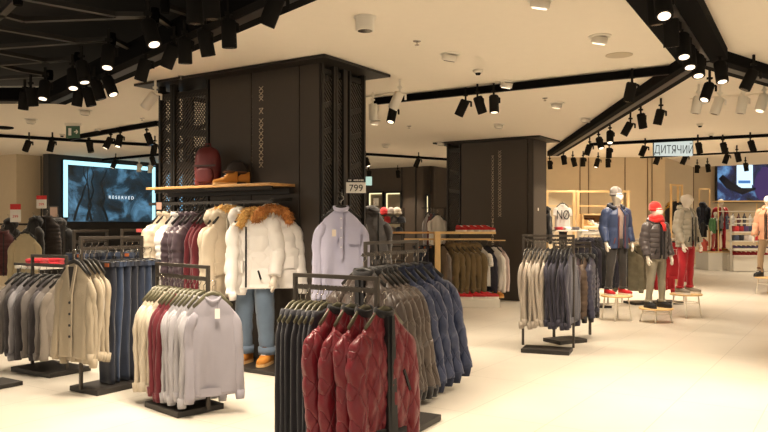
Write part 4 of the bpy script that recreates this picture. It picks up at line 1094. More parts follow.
# ------------------------------------------------------------------ mannequins
def skin(name, V_, E_, R_, m, parent, sub=2):
    me = bpy.data.meshes.new(name); me.from_pydata([tuple(v) for v in V_], E_, []); me.materials.append(m)
    o = bpy.data.objects.new(name, me); COL.objects.link(o); o.parent = parent
    sk = o.modifiers.new('skin', 'SKIN'); sk.use_smooth_shade = True
    for i, r in enumerate(R_):
        rr = r if isinstance(r, tuple) else (r, r)
        me.skin_vertices[0].data[i].radius = rr; me.skin_vertices[0].data[i].use_root = (i == 0)
    s = o.modifiers.new('sub', 'SUBSURF'); s.levels = sub; s.render_levels = sub
    return o
def tubeH(path, rs, flat=1., n=18, qk=None, qp=.06, qa=.01, seed=0, fold=.004):
    """tube re-sampled for cloth"""
    pts_, r2 = [], []
    for i in range(len(path)-1):
        a, b = Vector(path[i]), Vector(path[i+1]); st = max(2, int((b-a).length/.014))
        for k in range(st): u = k/st; pts_.append(a.lerp(b, u)); r2.append(rs[i]*(1-u)+rs[i+1]*u)
    pts_.append(Vector(path[-1])); r2.append(rs[-1]); cum = [0.]
    for a, b in zip(pts_, pts_[1:]): cum.append(cum[-1]+(b-a).length)
    def off(i, th, p):
        o = fold*noise.noise(Vector((math.cos(th)*2, math.sin(th)*2+seed, cum[i]*14)))*2
        if qk: o += qa*quilt('h', 0, cum[i], qp)
        return o
    return MB().tube(pts_, r2, n, flat, True, None, off)
def mannequin(label, loc, rz, H, top=None, topk='puffer', pants=None, shoes=None, shoek='shoe', hat=None, scarf=None, inner=None, group=None, head=True, hood=None, arms=(.0, .0), hemz=.44, openw=.05, name='mannequin', lining=None, socks=False, fur_m=None, stance=.05, legw=1., flare=.14):
    t = thing(name, label, 'mannequin', loc, rz, group); h = H
    hipx = .052*h
    fz = .045*h*.0+.035
    V_ = [(0, 0, .53*h), (0, 0, .60*h), (0, .003*h, .70*h), (0, .005*h, .78*h), (0, .0, .835*h), (0, -.002*h, .865*h)]
    R_ = [(.075*h, .052*h), (.066*h, .048*h), (.082*h, .055*h), (.06*h, .042*h), .027*h, .030*h]
    E_ = [(0, 1), (1, 2), (2, 3), (3, 4), (4, 5)]
    def add(p, r, par):
        V_.append(p); R_.append(r); E_.append((par, len(V_)-1)); return len(V_)-1
    if head:
        a = add((0, -.014*h, .893*h), (.046*h, .054*h), 5); b = add((0, -.002*h, .935*h), (.056*h, .068*h), a); c = add((0, .006*h, .978*h), (.044*h, .054*h), b)
        add((0, -.070*h, .908*h), .008*h, a)
    armp = {}
    for s in (-1, 1):
        sh = add((s*.095*h, .004*h, .795*h), .034*h, 3); 
        sw = arms[0 if s < 0 else 1]
        el = add((s*(.135*h), .015*h-sw*.05*h, .635*h), .024*h, sh); wr = add((s*(.142*h), -.035*h-sw*.10*h, .495*h), .017*h, el)
        pm = add((s*.143*h, -.045*h-sw*.11*h, .455*h), (.020*h, .010*h), wr)
        x0, y0, z0_ = V_[pm]
        for f, (dy, ln) in enumerate(((-.016, .042), (-.006, .048), (.004, .045), (.013, .036))):
            k1 = add((x0-s*.001*h, y0+dy*h, z0_-ln*h*.55), .0062*h, pm); add((x0-s*.008*h, y0+dy*h-.003*h, z0_-ln*h), .0048*h, k1)
        th1 = add((x0-s*.012*h, y0-.024*h, z0_+.002*h), .0065*h, pm); add((x0-s*.016*h, y0-.032*h, z0_-.018*h), .0052*h, th1)
        armp[s] = (V_[sh], V_[el], V_[wr])
    legp = {}
    for s in (-1, 1):
        hp = add((s*hipx, 0, .485*h), .055*h, 0); kn = add((s*(hipx+stance*h*.4), -.012*h*(1 if s < 0 else -.3), .275*h), .036*h, hp)
        an = add((s*(hipx+stance*h*.6), .012*h, .05*h), .022*h, kn); ft = add((s*(hipx+stance*h*.7), -.06*h, .022*h), (.026*h, .016*h), an)
        legp[s] = (V_[hp], V_[kn], V_[an], V_[ft])
    skin('body', V_, E_, R_, M_MANQ, t)
    if pants:
        pb = MB()
        for s in (-1, 1):
            hp, kn, an, ft = legp[s]
            pth = [(s*.040*h, 0, .52*h), hp, (kn[0], kn[1], kn[2]), (an[0], an[1], an[2]+.012*h)]
            me = tubeH([Vector(q) for q in pth], [.060*h, .058*h, .038*h*legw, .028*h*legw], 1., 18, seed=s)
            o = me.build('trouser_leg', pants, t, True)
            MB().tube([(an[0], an[1], an[2]+(.028+.02*(legw > 1))*h), (an[0], an[1], an[2]+.006*h)], [.034*h*legw+.004*h, .034*h*legw+.004*h], 16).build('trouser_cuff', pants, o, True)
        rings = [[Vector((a_*h*math.cos(2*PI*j/24), b_*h*math.sin(2*PI*j/24), z*h)) for j in range(24)] for z, a_, b_ in ((.44, .05, .05), (.475, .105, .068), (.53, .098, .064), (.575, .085, .058))]
        MB().loft(rings).build('trouser_seat', pants, t, True)
    if inner:
        rings = [[Vector((a_*h*math.cos(2*PI*j/24), b_*h*math.sin(2*PI*j/24), z*h)) for j in range(24)] for z, a_, b_ in ((hemz+.03, .097, .066), (.58, .088, .062), (.70, .102, .07), (.78, .092, .058), (.815, .05, .042), (.84, .034, .034))]
        MB().loft(rings).build('shirt', inner, t, True)
    if top:
        qd = {'puffer': (.048*h, .011), 'parka': (.16*h, .006), 'coat': (.09*h, .012), 'plain': (1, .0)}[topk]
        rings = []; nz = 60; n_ = 44; zs_ = [hemz*h + (.825-hemz)*h*i/nz for i in range(nz+1)]
        op = openw
        for z in zs_:
            k = z/h
            if k < .56: W, T = .106+(.56-k)*flare, .078
            elif k < .76: W, T = .106+.010*(k-.56)/.2, .078+.004*(k-.56)/.2
            else: u = min(1, (k-.76)/.065); W, T = .116*(1-u)+.048*u, .082*(1-u)+.05*u
            ring = []; gap = op*(1.0 if k < .74 else 1.2)*(PI/1.2)
            for j in range(n_):
                a_ = -PI/2 + gap + (2*PI-2*gap)*j/(n_-1)
                o = qd[1]*quilt('h', 0, z, qd[0]) + .006*noise.noise(Vector((math.cos(a_)*3, math.sin(a_)*3, z*5+H)))
                ring.append((W*h+o, T*h+o, a_))
            outer = [Vector((A_*math.cos(a_), B_*math.sin(a_), z)) for A_, B_, a_ in ring]
            inner_ = [Vector(((A_-.022)*math.cos(a_), (B_-.022)*math.sin(a_), z)) for A_, B_, a_ in reversed(ring)]
            rings.append(outer+inner_)
        j_ = MB().loft(rings).build('jacket', top, t, True)
        for s in (-1, 1):
            sh, el, wr = [Vector(q) for q in armp[s]]
            sl = tubeH([sh+Vector((-s*.02*h, 0, .008*h)), sh+Vector((s*.012*h, 0, -.02*h)), el+Vector((s*.004*h, 0, 0)), wr+Vector((0, 0, .005*h))], [.036*h, .046*h, .042*h, .031*h], 1., 18, topk != 'plain', qd[0], qd[1]*.8, s)
            o = sl.build('sleeve', top, j_, True)
        # collar / hood
        if hood:
            hb = MB()
            pth = []; 
            for i in range(15):
                a_ = -PI*.42 + (PI*1.84)*i/14; pth.append(Vector((.062*h*math.sin(a_+PI)*-1 if 0 else .066*h*math.cos(a_ + PI/2 - PI/2 + 0), .0, 0)))
            pth = [Vector((.064*h*math.cos(a_), .054*h*math.sin(a_)+.004*h, (.832+.016*math.sin(a_))*h)) for a_ in [-PI/2+.45+(2*PI-.9)*i/18 for i in range(19)]]
            hb.tube(pth, [.014*h]+[.022*h]*4+[.028*h]*9+[.022*h]*4+[.014*h], 12)
            hb.build('hood', hood, j_, True)
            if fur_m:
                f = MB()
                for i, q in enumerate(pth[::1]):
                    f.blob(q+Vector((0, -.006*h, .010*h)), (.026*h,)*3, i, .5, fr=9); fur(f, q+Vector((0, -.006*h, .01*h)), (.024*h,)*3, i, 50, .03)
                f.build('fur_trim', fur_m, j_, False)
        zp = MB()
        if op > .01:
            for s in (-1, 1):
                a_ = -PI/2+s*(op*PI/1.2); zp.bar((.120*h*math.cos(a_)*1., .088*h*math.sin(a_), hemz*h+.01), (.118*h*math.cos(a_), .092*h*math.sin(a_), .75*h), .012, .010)
        else: zp.bar((0, -.099*h, hemz*h+.01), (0, -.098*h, .77*h), .012, .012)
        zp.build('zip', lining or M_INK, j_)
        for s in (-1, 1): MB().bar((s*.07*h, -.088*h, (hemz+.10)*h), (s*.085*h, -.082*h, (hemz+.05)*h), .014, .012).build('pocket', lining or M_INK, j_)
    if shoes:
        for s in (-1, 1):
            an, ft = legp[s][2], legp[s][3]
            k = 'boot' if shoek == 'boot' else 'shoe'
            put_shoe(shoe_parts(k, shoes[0], shoes[1], .165*h), t, (an[0], an[1]-.006*h, 0), (0, 0, s*.12))
    if hat:
        rings = []
        for i in range(10):
            k = i/9; z = (.938+.088*k)*h; r_ = .060*h*(1+.04*math.sin(PI*k))*math.sqrt(max(.03, 1-(k*.98)**3.2)); rings.append([Vector((r_*.90*math.cos(2*PI*j/24), (.004+.016*k)*h+r_*1.05*math.sin(2*PI*j/24), z)) for j in range(24)])
        hb = MB().loft(rings).build('beanie', hat, t, True)
        MB().loft([[Vector((a_*.93*h*math.cos(2*PI*j/24), .003*h+a_*1.08*h*math.sin(2*PI*j/24), z*h+.006*h*math.sin(2*PI*j/24))) for j in range(24)] for z, a_ in ((.932, .054), (.934, .0630), (.956, .0635), (.960, .056))]).build('turn_up', hat, hb, True)
    if scarf:
        sc_ = MB()
        for dz, r_ in ((.008, .058), (.034, .050)):
            pth = [Vector((r_*h*math.cos(a_), r_*.95*h*math.sin(a_)-.004*h, (.835+dz+.006*math.sin(3*a_))*h)) for a_ in [2*PI*i/20 for i in range(21)]]
            sc_.tube(pth, .024*h, 10)
        sc_.tube([(.01*h, -.05*h, .835*h), (.02*h, -.085*h, .80*h), (.018*h, -.10*h, .74*h)], [.02*h, .024*h, .02*h], 10, .5)
        sc_.build('scarf', scarf, t, True)
    return t
def stool(label, loc, h, r=.24):
    t = thing('round_stool', label, 'stool', loc, .4, 'mannequin stools')
    MB().disc_stack([(r-.006, h-.022), (r, h-.018), (r, h-.004), (r-.005, h)], n=36).build('seat', M_PINE, t, True)
    for k in range(4):
        a_ = PI/4+PI/2*k; MB().tube([(r*.72*math.cos(a_), r*.72*math.sin(a_), h-.02), (r*.92*math.cos(a_), r*.92*math.sin(a_), 0)], .010, 8).build('leg', M_WHITE, t, True)
    MB().tube([(r*.78*math.cos(a_), r*.78*math.sin(a_), h*.62) for a_ in [2*PI*i/24 for i in range(25)]], .006, 6).build('ring', M_WHITE, t, True)
def on_stool(px, ytop, yfloor, ltop, label_s):
    d = EYE*F/(yfloor-HOR); P = D(px, 0, d); hh = EYE-(ytop-HOR)*d/F
    stool(label_s, (P.x, P.y, 0), hh, ltop/2/F*d); return Vector((P.x, P.y, hh)), d
N_PARKA = nylon('parka_blue', (44, 58, 92), .55); N_GREYP = nylon('charcoal_nylon', (74, 66, 66), .4); N_SILV = nylon('silver_nylon', (160, 152, 136), .35); C_SCARF = cloth('red_knit', (214, 40, 34)); C_GREYJ = cloth('grey_denim', (142, 134, 116), .15)
P, d_ = on_stool(616.5, 295, 320, 31, 'round pine stool under the blue parka mannequin')
mannequin('child mannequin in blue parka, grey beanie, dark jeans and red shoes', P, .30, (295-188)/F*d_/1.01, N_PARKA, 'parka', cloth('black_denim', (50, 46, 44)), (M_REDSH, M_WS), 'shoe', cloth('grey_beanie', (118, 111, 105)), None, cloth('taupe_tee', (142, 120, 108)), hood=mat('black_shell', (34, 34, 44), .6), openw=.11, lining=cloth('dark_red_lining', (96, 34, 40)), arms=(.1, .0))
P, d_ = on_stool(656, 307.5, 322, 33, 'low round stool under the mannequin with red beanie')
mannequin('child mannequin in red beanie and scarf, charcoal puffer and grey jeans', P, .38, (307.5-203)/F*d_/1.01, N_GREYP, 'puffer', C_GREYJ, (M_DSH, M_DSH), 'shoe', C_SCARF, C_SCARF, cloth('black_tee', (30, 28, 30)), hood=N_GREYP, openw=.07, hemz=.47, arms=(.1, .1))
P, d_ = on_stool(686, 293.5, 317, 31, 'round pine stool under the silver puffer mannequin')
mannequin('bare-headed child mannequin in silver puffer and red trousers', P, .62, (293.5-191)/F*d_/1.01, N_SILV, 'puffer', C_REDS, (M_GSH, M_WS), 'shoe', None, None, C_WHITE, hood=N_SILV, openw=.09, hemz=.46, arms=(.2, .2))
# right edge
dd = 14.4; hh = EYE-(277-HOR)*dd/F; P = D(769, 0, dd)
stool('round stool cut by the right edge under the peach jacket mannequin', (P.x, P.y, 0), hh, .25)
mannequin('mannequin in peach jacket and beige trousers cut by the right edge', Vector((P.x, P.y, hh)), -.9, 1.62, nylon('peach_nylon', (224, 168, 136), .5), 'coat', cloth('beige_trouser', (168, 144, 116)), (M_DSH, M_DSH), 'boot', None, None, C_WHITE, hood=nylon('peach_nylon', (224, 168, 136)), openw=.03, hemz=.45, arms=(.4, .4), stance=.10)
# far mannequins on the hall platform
dM = 22.; 
def far_m(px, ytop, yfoot, lab, **k):
    P = D(px, 0, k.pop('d')); d_ = P.y; z = max(0, EYE-(yfoot-HOR)*d_/F); P.z = z
    return mannequin(lab, P, k.pop('rz', .2), (yfoot-ytop)/F*d_, **k), z
dP = 22.5; zP = EYE-(251-HOR)*dP/F; Pp = D(720, 0, dP)
t = thing('display_platform', 'low white platform carrying two far mannequins', 'platform', (Pp.x, Pp.y, 0), 0)
MB().box((0, 0, zP/2), (1.1, .9, zP)).build('body', M_WHITE, t); MB().box((0, 0, zP-.015), (1.14, .94, .03)).build('top', M_PINE, t)
far_m(715.5, 211, 251, 'small far mannequin in green jacket and white shirt', d=22.3, top=cloth('green_cloth', (74, 116, 70)), topk='plain', pants=cloth('red_socks', (150, 70, 60)), shoes=(M_REDSH, M_REDSH), inner=C_WHITE, openw=.12)
far_m(720.5, 198, 251, 'tall far mannequin in red jacket and white top', d=22.75, top=C_REDS, topk='plain', pants=C_REDS, shoes=(M_TAN, M_TANS), inner=C_WHITE, openw=.12)

# headless display mannequin in white coat at the column
Pm = G(262, 361); Pm = D(255, 0, 7.0); 
t = thing('display_plinth', 'dark steel plinth under the tan boots', 'plinth', (Pm.x, Pm.y, 0), ANG_U)
MB().box((0, .05, .02), (.42, .95, .035)).build('plate', M_BASE, t, bevel=.004)
mannequin('headless mannequin in white fur-hooded coat, pale jeans and tan boots', Vector((Pm.x, Pm.y, .04)), -.35, 1.68, C_WCOAT, 'coat', C_DENIML, (M_TAN, M_TANS), 'boot', None, None, C_WHITE, head=False, hood=C_WCOAT, fur_m=C_FUR, openw=.0, hemz=.43, stance=.03, legw=1.35, flare=.32)
pr = D(272, 203, 6.98)
place('padded_coat', 'coat', C_WCOAT, Vector((pr.x, pr.y, 1.58)), .25, 'white padded coat with brown fur hood, right of the mannequin', 'coat', C_WCOAT, C_FURD, 2, None, 'black')
pr = D(230, 203, 7.2)
place('padded_coat', 'coat', C_WCOAT, Vector((pr.x, pr.y, 1.58)), -.15, 'white padded coat with ginger fur, left beside the mannequin', 'coat', C_WCOAT, C_FUR, 3, None, 'black')

# ------------------------------------------------------------------ lilac shirt on the face-out arm
ps = D(341, 198, 6.55)
t = thing('face_out_arm', 'dark steel arm on the column carrying the lilac shirt', 'display arm', (FA.x+U.x*.35, FA.y+U.y*.35, 0), 0)
e0 = FA+U*.35; st = Vector((e0.x, e0.y, ps.z+.01)); en = Vector((ps.x, ps.y-.1, ps.z+.01))
MB().tube([Vector((0, 0, st.z+.05)), Vector((0, 0, st.z+.05)).lerp(Vector((en.x-st.x, en.y-st.y, st.z+.05)), .5)*1, Vector((en.x-st.x, en.y-st.y, st.z+.0))], .010, 8).build('tube', M_BASE, t, True)
MB().box((0, 0, st.z+.05), (.06, .03, .10), ANG_U).build('mount', M_BASE, t)
place('shirt', 'shirt', C_LSHIRT, ps, .08, 'pale lilac long-sleeved shirt hanging in front of the big column', 'shirt', C_LSHIRT, None, 0, sc=1.06)
pj = D(374, 203, 7.9)
place('jacket', 'parka', cloth('brown_black', (38, 32, 32)), pj, .9, 'dark brown coat behind the lilac shirt', 'coat', None, None, 1)
tag(MB().box((0, 0, 0), (.035, .003, .06)).build('price_tag', mat('cream_tag', (228, 214, 196), .6), None, loc=D(334, 233, 6.47)), 'small tag on the chest of the lilac shirt', 'tag')
P = D(356, 178.5, 6.6)
t = thing('price_sign', 'white price sign reading 799 above the lilac shirt', 'price sign', P, -.03)
MB().box((0, 0, -.016), (.158, .008, .032)).build('header', M_INK, t); MB().box((0, 0, -.082), (.175, .008, .095)).build('card', M_PAPER, t)
text('lettering', '799', .085, M_INK, t, (0, -.006, -.088)); mb = MB()
for i in range(9):
    if i != 2: mb.box((-.062+.0155*i, -.006, -.016), (.010, .002, .014 if i % 3 else .011))
mb.build('header_marks', M_PAPER, t); MB().bar((.0, .012, -.12), (.0, .012, -.34), .008, .008).build('stem', M_BASE, t)

# ------------------------------------------------------------------ centre display between the columns
dc = 12.4
def Wp(px, py, d=dc): return D(px, py, d)
p0, p1 = Wp(434, 0), Wp(494, 0)
zt = EYE-(231.5-HOR)*dc/F
t = thing('display_unit', 'pine and white display unit with olive parkas and red shoes', 'display unit', (p0.x, p0.y, 0), 0)
Lc = p1.x-p0.x
MB().box((Lc/2, 0, zt-.02), (Lc, .45, .04)).build('shelf', M_PINE, t, bevel=.004)
MB().box((.05, 0, zt/2), (.09, .40, zt-.04)).build('side_panel', M_PINE, t, bevel=.003)
MB().bar((-.5, 0, zt-.13), (Lc-.05, 0, zt-.13), .02, .03).build('hanging_rail', M_PINE, t)
MB().box((Lc*.62, -.05, .07), (Lc*.85, .60, .14)).build('base', M_WHITE, t, bevel=.004)
MB().box((-.35, .1, zt-.02), (.75, .35, .03)).build('side_shelf', M_WOOD, t)
for i, px in enumerate((460, 466.5, 473, 479.5, 486)):
    P = Wp(px, 0, dc-.02); shoe('sneaker', 'shoe', M_REDSH, M_WS, (P.x, P.y, zt), .55+.1*i, 'red sneaker on the pine shelf, %s from the left' % ORD[i], 'shoe', .26, 'red sneakers on the pine shelf')
for i, px in enumerate((461, 475, 487)):
    P = Wp(px, 0, dc-.18); shoe('sneaker', 'shoe', M_REDSH, M_WS, (P.x, P.y, .14), 1.2+.2*i, 'red sneaker on the low white base, %s from the left' % ORD[i], 'shoe', .28, 'red sneakers on the low base', 1.1)
zr = zt-.15
for i, px in enumerate((448, 453, 458, 463, 468, 473)):
    P = Wp(px, 0, dc); place('parka', 'parka', C_OLIVE, Vector((P.x, P.y, zr)), -.95+.05*i, 'olive parka, %s from the left on the centre unit' % ORD[i], 'parka', None, None, i % 3, 'olive parkas on the centre unit', 'black')
P = Wp(442.5, 0, dc); place('shirt', 'longtee', C_GREY, Vector((P.x, P.y, zr)), -1.0, 'grey top left of the olive parkas', 'top', None, None, 1)
for px, kd, m_, lb, rz in ((480, 'tee', C_WHITE, 'white t-shirt right of the olive parkas', -.7), (487, 'longtee', C_DNAVY, 'navy top between two white tops on the centre unit', -.9), (494, 'longtee', C_WHITE, 'white long-sleeved top at the right end of the centre unit', -.8), (499, 'longtee', cloth('pale_pink', (208, 190, 186)), 'pale pinkish top, last on the centre unit', -.9)):
    P = Wp(px, 0, dc+.05); place('top', kd, m_, Vector((P.x, P.y, zr-.02)), rz, lb, 'top', None, None, 1)
MB().bar((Lc-.1, .05, zt-.15), (Lc+.2, .05, zt-.15), .02, .02).build('side_rail', M_PINE, t)
P = Wp(468, 0, dc-.1); t = thing('handbag', 'black bag standing on the low white base', 'bag', (P.x, P.y, .14), .2)
MB().box((0, 0, .10), (.24, .10, .20)).build('body', M_INK, t, bevel=.02); MB().tube([(-.07, 0, .2), (-.05, 0, .27), (.05, 0, .27), (.07, 0, .2)], .008, 8).build('handle', M_INK, t, True)
P = Wp(497, 0, dc); shoe('boot', 'boot', M_TAN, M_TANS, (P.x, P.y, .14), .4, 'tan boot at the right end of the low base', 'boot', .28)
for i, px in enumerate((418, 424, 430)):
    P = Wp(px, 0, dc); place('trousers', 'jeans', (C_DENIMD, C_DNAVY, C_BLACK)[i], Vector((P.x, P.y, zr)), -.9, 'dark %s trousers left of the pine side panel' % ('blue', 'navy', 'black')[i], 'trousers', None, None, i, 'dark trousers on the centre unit', 'clip')
# small white top standing above
P = D(437.5, 211, 14.0); place('top', 'tee', C_WHITE, P, .5, 'white t-shirt hanging left of the smaller column', 't-shirt', None, None, 0, sc=.9)
for i, (px, m_) in enumerate(((428, C_LILAC2), (431, C_MAROON), (433.5, C_DENIM))):
    P = D(px, 209, 14.6+.1*i); place('top', 'longtee', m_, P, 1.1, '%s top on the rail near the lit niche' % ('grey', 'maroon', 'blue')[i], 'top', None, None, i)
t = thing('wall_rail', 'dark rail with tops left of the smaller column', 'rail', D(426, 208, 14.8), .3)
MB().bar((-.1, 0, 0), (.45, 0, 0), .02, .02).build('bar', M_BASE, t); MB().bar((.4, 0, 0), (.4, 0, -D(426, 208, 14.8).z), .03, .03).build('post', M_BASE, t)

# niches and shelves on the brown wall
M_NICHE = emit('lit_niche', (186, 168, 124), .55)
def niche(px0, px1, py0, py1, lab, items=()):
    t0_, t1_ = on(px1, K, V), on(px0, K, V); P = K+V*t0_-U*.03; d_ = P.y
    z1_, z0_ = EYE+(HOR-py0)*d_/F, EYE+(HOR-py1)*d_/F
    wdt = t1_-t0_
    t = thing('wall_niche', lab, 'niche', (P.x, P.y, z0_), ANG_V)
    f = MB(); hgt = z1_-z0_
    for x in (0, wdt): f.bar((x, 0, 0), (x, 0, hgt), .10, .03)
    f.bar((0, 0, hgt), (wdt, 0, hgt), .10, .03).bar((0, 0, 0), (wdt, 0, 0), .10, .03); f.build('frame', M_WALLK, t)
    MB().box((wdt/2, -.01 if False else .0, hgt/2), (wdt-.06, .01, hgt-.06)).build('back_panel', mat('niche_beige', (128, 116, 94), .6), t)
    MB().bar((.04, .03, hgt-.04), (wdt-.04, .03, hgt-.04), .02, .03).bar((wdt-.05, .03, .04), (wdt-.05, .03, hgt-.05), .02, .03).build('light_strip', emit('niche_strip', (240, 222, 170), 1.2), t)
    return t
niche(369.5, 384, 192, 232, 'lit niche at the left on the brown wall')
niche(386.5, 402, 192, 232, 'lit niche at the right on the brown wall above hats')
t = niche(427.2, 429.8, 195, 232, 'narrow lit niche at the corner of the brown wall')
P = D(365, 181, 17.0); tag(MB().box((0, 0, 0), (.32, .03, .2)).build('hanging_sign', emit('pale_green', (176, 206, 190), .8), None, loc=P), 'small pale green lit sign beside the column edge', 'sign')
P = D(376, 202, 17.5); tag(MB().box((0, 0, 0), (.12, .01, .18)).build('poster_card', M_PAPER, None, loc=P), 'small white card in the left lit niche', 'card')
# hat and bag shelving
sh_d = 15.5
q = D(391, 0, sh_d)
t = thing('accessory_stand', 'dark accessory stand with hats and bags behind the tall rack', 'stand', (q.x, q.y, 0), 0)
wd_ = 26/F*sh_d
for x in (-wd_/2, wd_/2): MB().bar((x, .1, 0), (x, .1, EYE+(HOR-208)*sh_d/F), .03, .03).build('post', M_BASE, t)
for zz in (.3, .6, .9, 1.15, 1.38, 1.56): MB().box((0, .1, zz), (wd_, .3, .02)).build('shelf', M_BASE, t)
cols = [((378, 233), (214, 120, 40)), ((385, 229), (178, 34, 38)), ((392, 228), (120, 110, 104)), ((399, 228), (60, 66, 78)), ((381, 219.5), (226, 150, 50)), ((387, 218), (180, 40, 44)), ((394, 218.5), (86, 84, 88)), ((401, 218), (46, 48, 56)),
        ((384, 212), (206, 36, 40)), ((391, 211), (150, 140, 132)), ((397, 211), (190, 178, 160))]
for i, ((px, py), c) in enumerate(cols):
    zz = (1.38 if py < 222 else 1.15) + .012
    if py < 214: zz = 1.57
    P = D(px, 0, sh_d); t = thing('beanie', '%s knitted hat on the accessory stand, %s in order' % (('orange', 'red', 'grey', 'slate', 'yellow', 'red', 'charcoal', 'dark', 'bright red', 'pale grey', 'cream')[i], ORD[i]), 'hat', (P.x, P.y, zz), 0, 'hats on the accessory stand')
    m_ = cloth('hat_%d' % i, c)
    MB().disc_stack([(.085, 0), (.095, .04), (.085, .10), (.055, .14), (.01, .155)], n=18).build('crown', m_, t, True)
    MB().disc_stack([(.09, 0), (.10, .01), (.10, .04), (.09, .05)], n=18).build('turn_up', m_, t, True)

# ------------------------------------------------------------------ right back kids area
dk = 14.8
def Kp(px, py=0, d=dk): return D(px, py, d)
zb = EYE+(HOR-191.5)*dk/F
t = thing('timber_frame', 'tall pine frame of posts and beams in front of the beige wall', 'frame', (Kp(546).x, dk, 0), 0)
x0 = Kp(546).x
for px in (547, 574, 578, 621, 628): MB().bar((Kp(px).x-x0, 0, 0), (Kp(px).x-x0, 0, zb), .05, .05).build('post', M_PINE, t, bevel=.003)
for a_, b_, dz in ((546, 576, 0), (577, 630, 0)): MB().bar((Kp(a_).x-x0, 0, zb+dz), (Kp(b_).x-x0, 0, zb+dz), .04, .04).build('beam', M_PINE, t, bevel=.003)
MB().bar((Kp(547).x-x0, -.0, EYE+(HOR-206)*dk/F), (Kp(575).x-x0, 0, EYE+(HOR-206)*dk/F), .02, .02).bar((Kp(577).x-x0, 0, EYE+(HOR-206)*dk/F), (Kp(622).x-x0, 0, EYE+(HOR-206)*dk/F), .02, .02).build('cross_rail', M_PINE, t)
P = Kp(562.5, 200.5, dk-.1)
tt = place('tee', 'tee', C_WHITE, P, .0, 'white t-shirt with large black hand-drawn letters on the pine frame', 't-shirt', None, None, 0, sc=.75)
text('lettering', 'NØ', .36, M_INK, tt, (0, -.055, -.40), sx=.62)
P = Kp(563, 227, dk-.05); place('trousers', 'jeans', C_BLACK, P, 0, 'black trousers below the lettered white t-shirt', 'trousers', None, None, 0, None, 'clip', sc=.8)
P = Kp(549, 205, dk); place('coat', 'parka', C_BLACK, P, 1.3, 'black coat at the right edge of the smaller column', 'coat', None, None, 0, sc=.9)
# shelf box with shoes
P = Kp(594, 0, dk+.0); zb0, zb1 = EYE+(HOR-228)*dk/F, EYE+(HOR-214.5)*dk/F
t = thing('shelf_box', 'open oak shelf box with pale shoes on the pine frame', 'shelf', (P.x, P.y, zb0), 0); bw_ = 26/F*dk
MB().box((0, 0, 0), (bw_, .3, .03)).box((0, 0, zb1-zb0), (bw_, .3, .03)).box((-bw_/2, 0, (zb1-zb0)/2), (.03, .3, zb1-zb0)).box((bw_/2, 0, (zb1-zb0)/2), (.03, .3, zb1-zb0)).build('frame', M_PINE, t)
MB().box((0, .14, (zb1-zb0)/2), (bw_, .015, zb1-zb0)).build('back_panel', M_WOOD, t)
for i, px in enumerate((587, 591.5, 599, 603)):
    Q = Kp(px, 0, dk-.05); shoe('shoe', 'boot' if i < 2 else 'shoe', (M_TANS, M_WHITE, M_GSH, M_TANS)[i], M_WS, (Q.x, Q.y, zb0+.016), 1.3, '%s shoe in the oak shelf box' % ('sand', 'white', 'grey', 'second sand')[i], 'shoe', .24)
P = Kp(594, 0, dk-.3)
zc = EYE+(HOR-233)*dk/F
t = thing('storage_shelf', 'white shelf with folded clothes under the shoe box', 'shelf', (P.x, P.y, 0), 0)
for zz in (zc, zc-.25, .5, .1): MB().box((0, 0, zz), (.55, .35, .025)).build('board', M_WHITE, t)
for s in (-1, 1): MB().bar((s*.27, 0, 0), (s*.27, 0, zc+.1), .025, .025).build('post', M_WHITE, t)
for i in range(4):
    tag(folded(MB(), (0, 0, 0), .13, .26, .05).build('folded_garment', (C_WHITE, C_BLACK, C_GREY, C_DNAVY)[i], None, True, loc=(P.x-.2+.135*i, P.y, zc+.013)), 'folded %s garment on the white shelf under the shoe box' % ('white', 'black', 'grey', 'navy')[i], 'folded clothes')
# low rail things below the t-shirt
t = thing('storage_shelf', 'white shelf with small boxes below the lettered t-shirt', 'shelf', (Kp(563).x, dk-.3, 0), 0)
for zz in (zc+.05, zc-.2, .5, .1): MB().box((0, 0, zz), (.5, .35, .025)).build('board', M_WHITE, t)
for s in (-1, 1): MB().bar((s*.25, 0, 0), (s*.25, 0, zc+.1), .025, .025).build('post', M_WHITE, t)
for i in range(3): tag(folded(MB(), (0, 0, 0), .14, .26, .06).build('folded_garment', (C_REDS, C_WHITE, C_GREYD)[i], None, True, loc=(Kp(563).x-.16+.16*i, dk-.3, zc+.063)), 'folded %s garment on the shelf below the lettered t-shirt' % ('red', 'white', 'slate')[i], 'folded clothes')
# rack with navy coats right of rack C
d4 = 12.2
R1, R2 = D(578, 0, d4), D(608, 0, d4); hR = EYE-(231-HOR)*d4/F
t, rh = rack('pale steel rack with dark coats between racks and blue parka mannequin', R1, R2, hR, .06, (.5, .4), foot=False, m=M_WHITE)
for i in range(7):
    P = R1.lerp(R2, (i+.3)/7); place('coat', 'parka', (C_DNAVY, C_DENIMD, C_DNAVY, C_BLACK)[i % 4], Vector((P.x, P.y, rh-.02)), -.75, '%s coat, %s from the left on the pale steel rack' % (('navy', 'dark blue', 'navy', 'black')[i % 4], ORD[i]), 'coat', None, None, i % 3, 'coats on the pale steel rack', 'black', sc=.95)
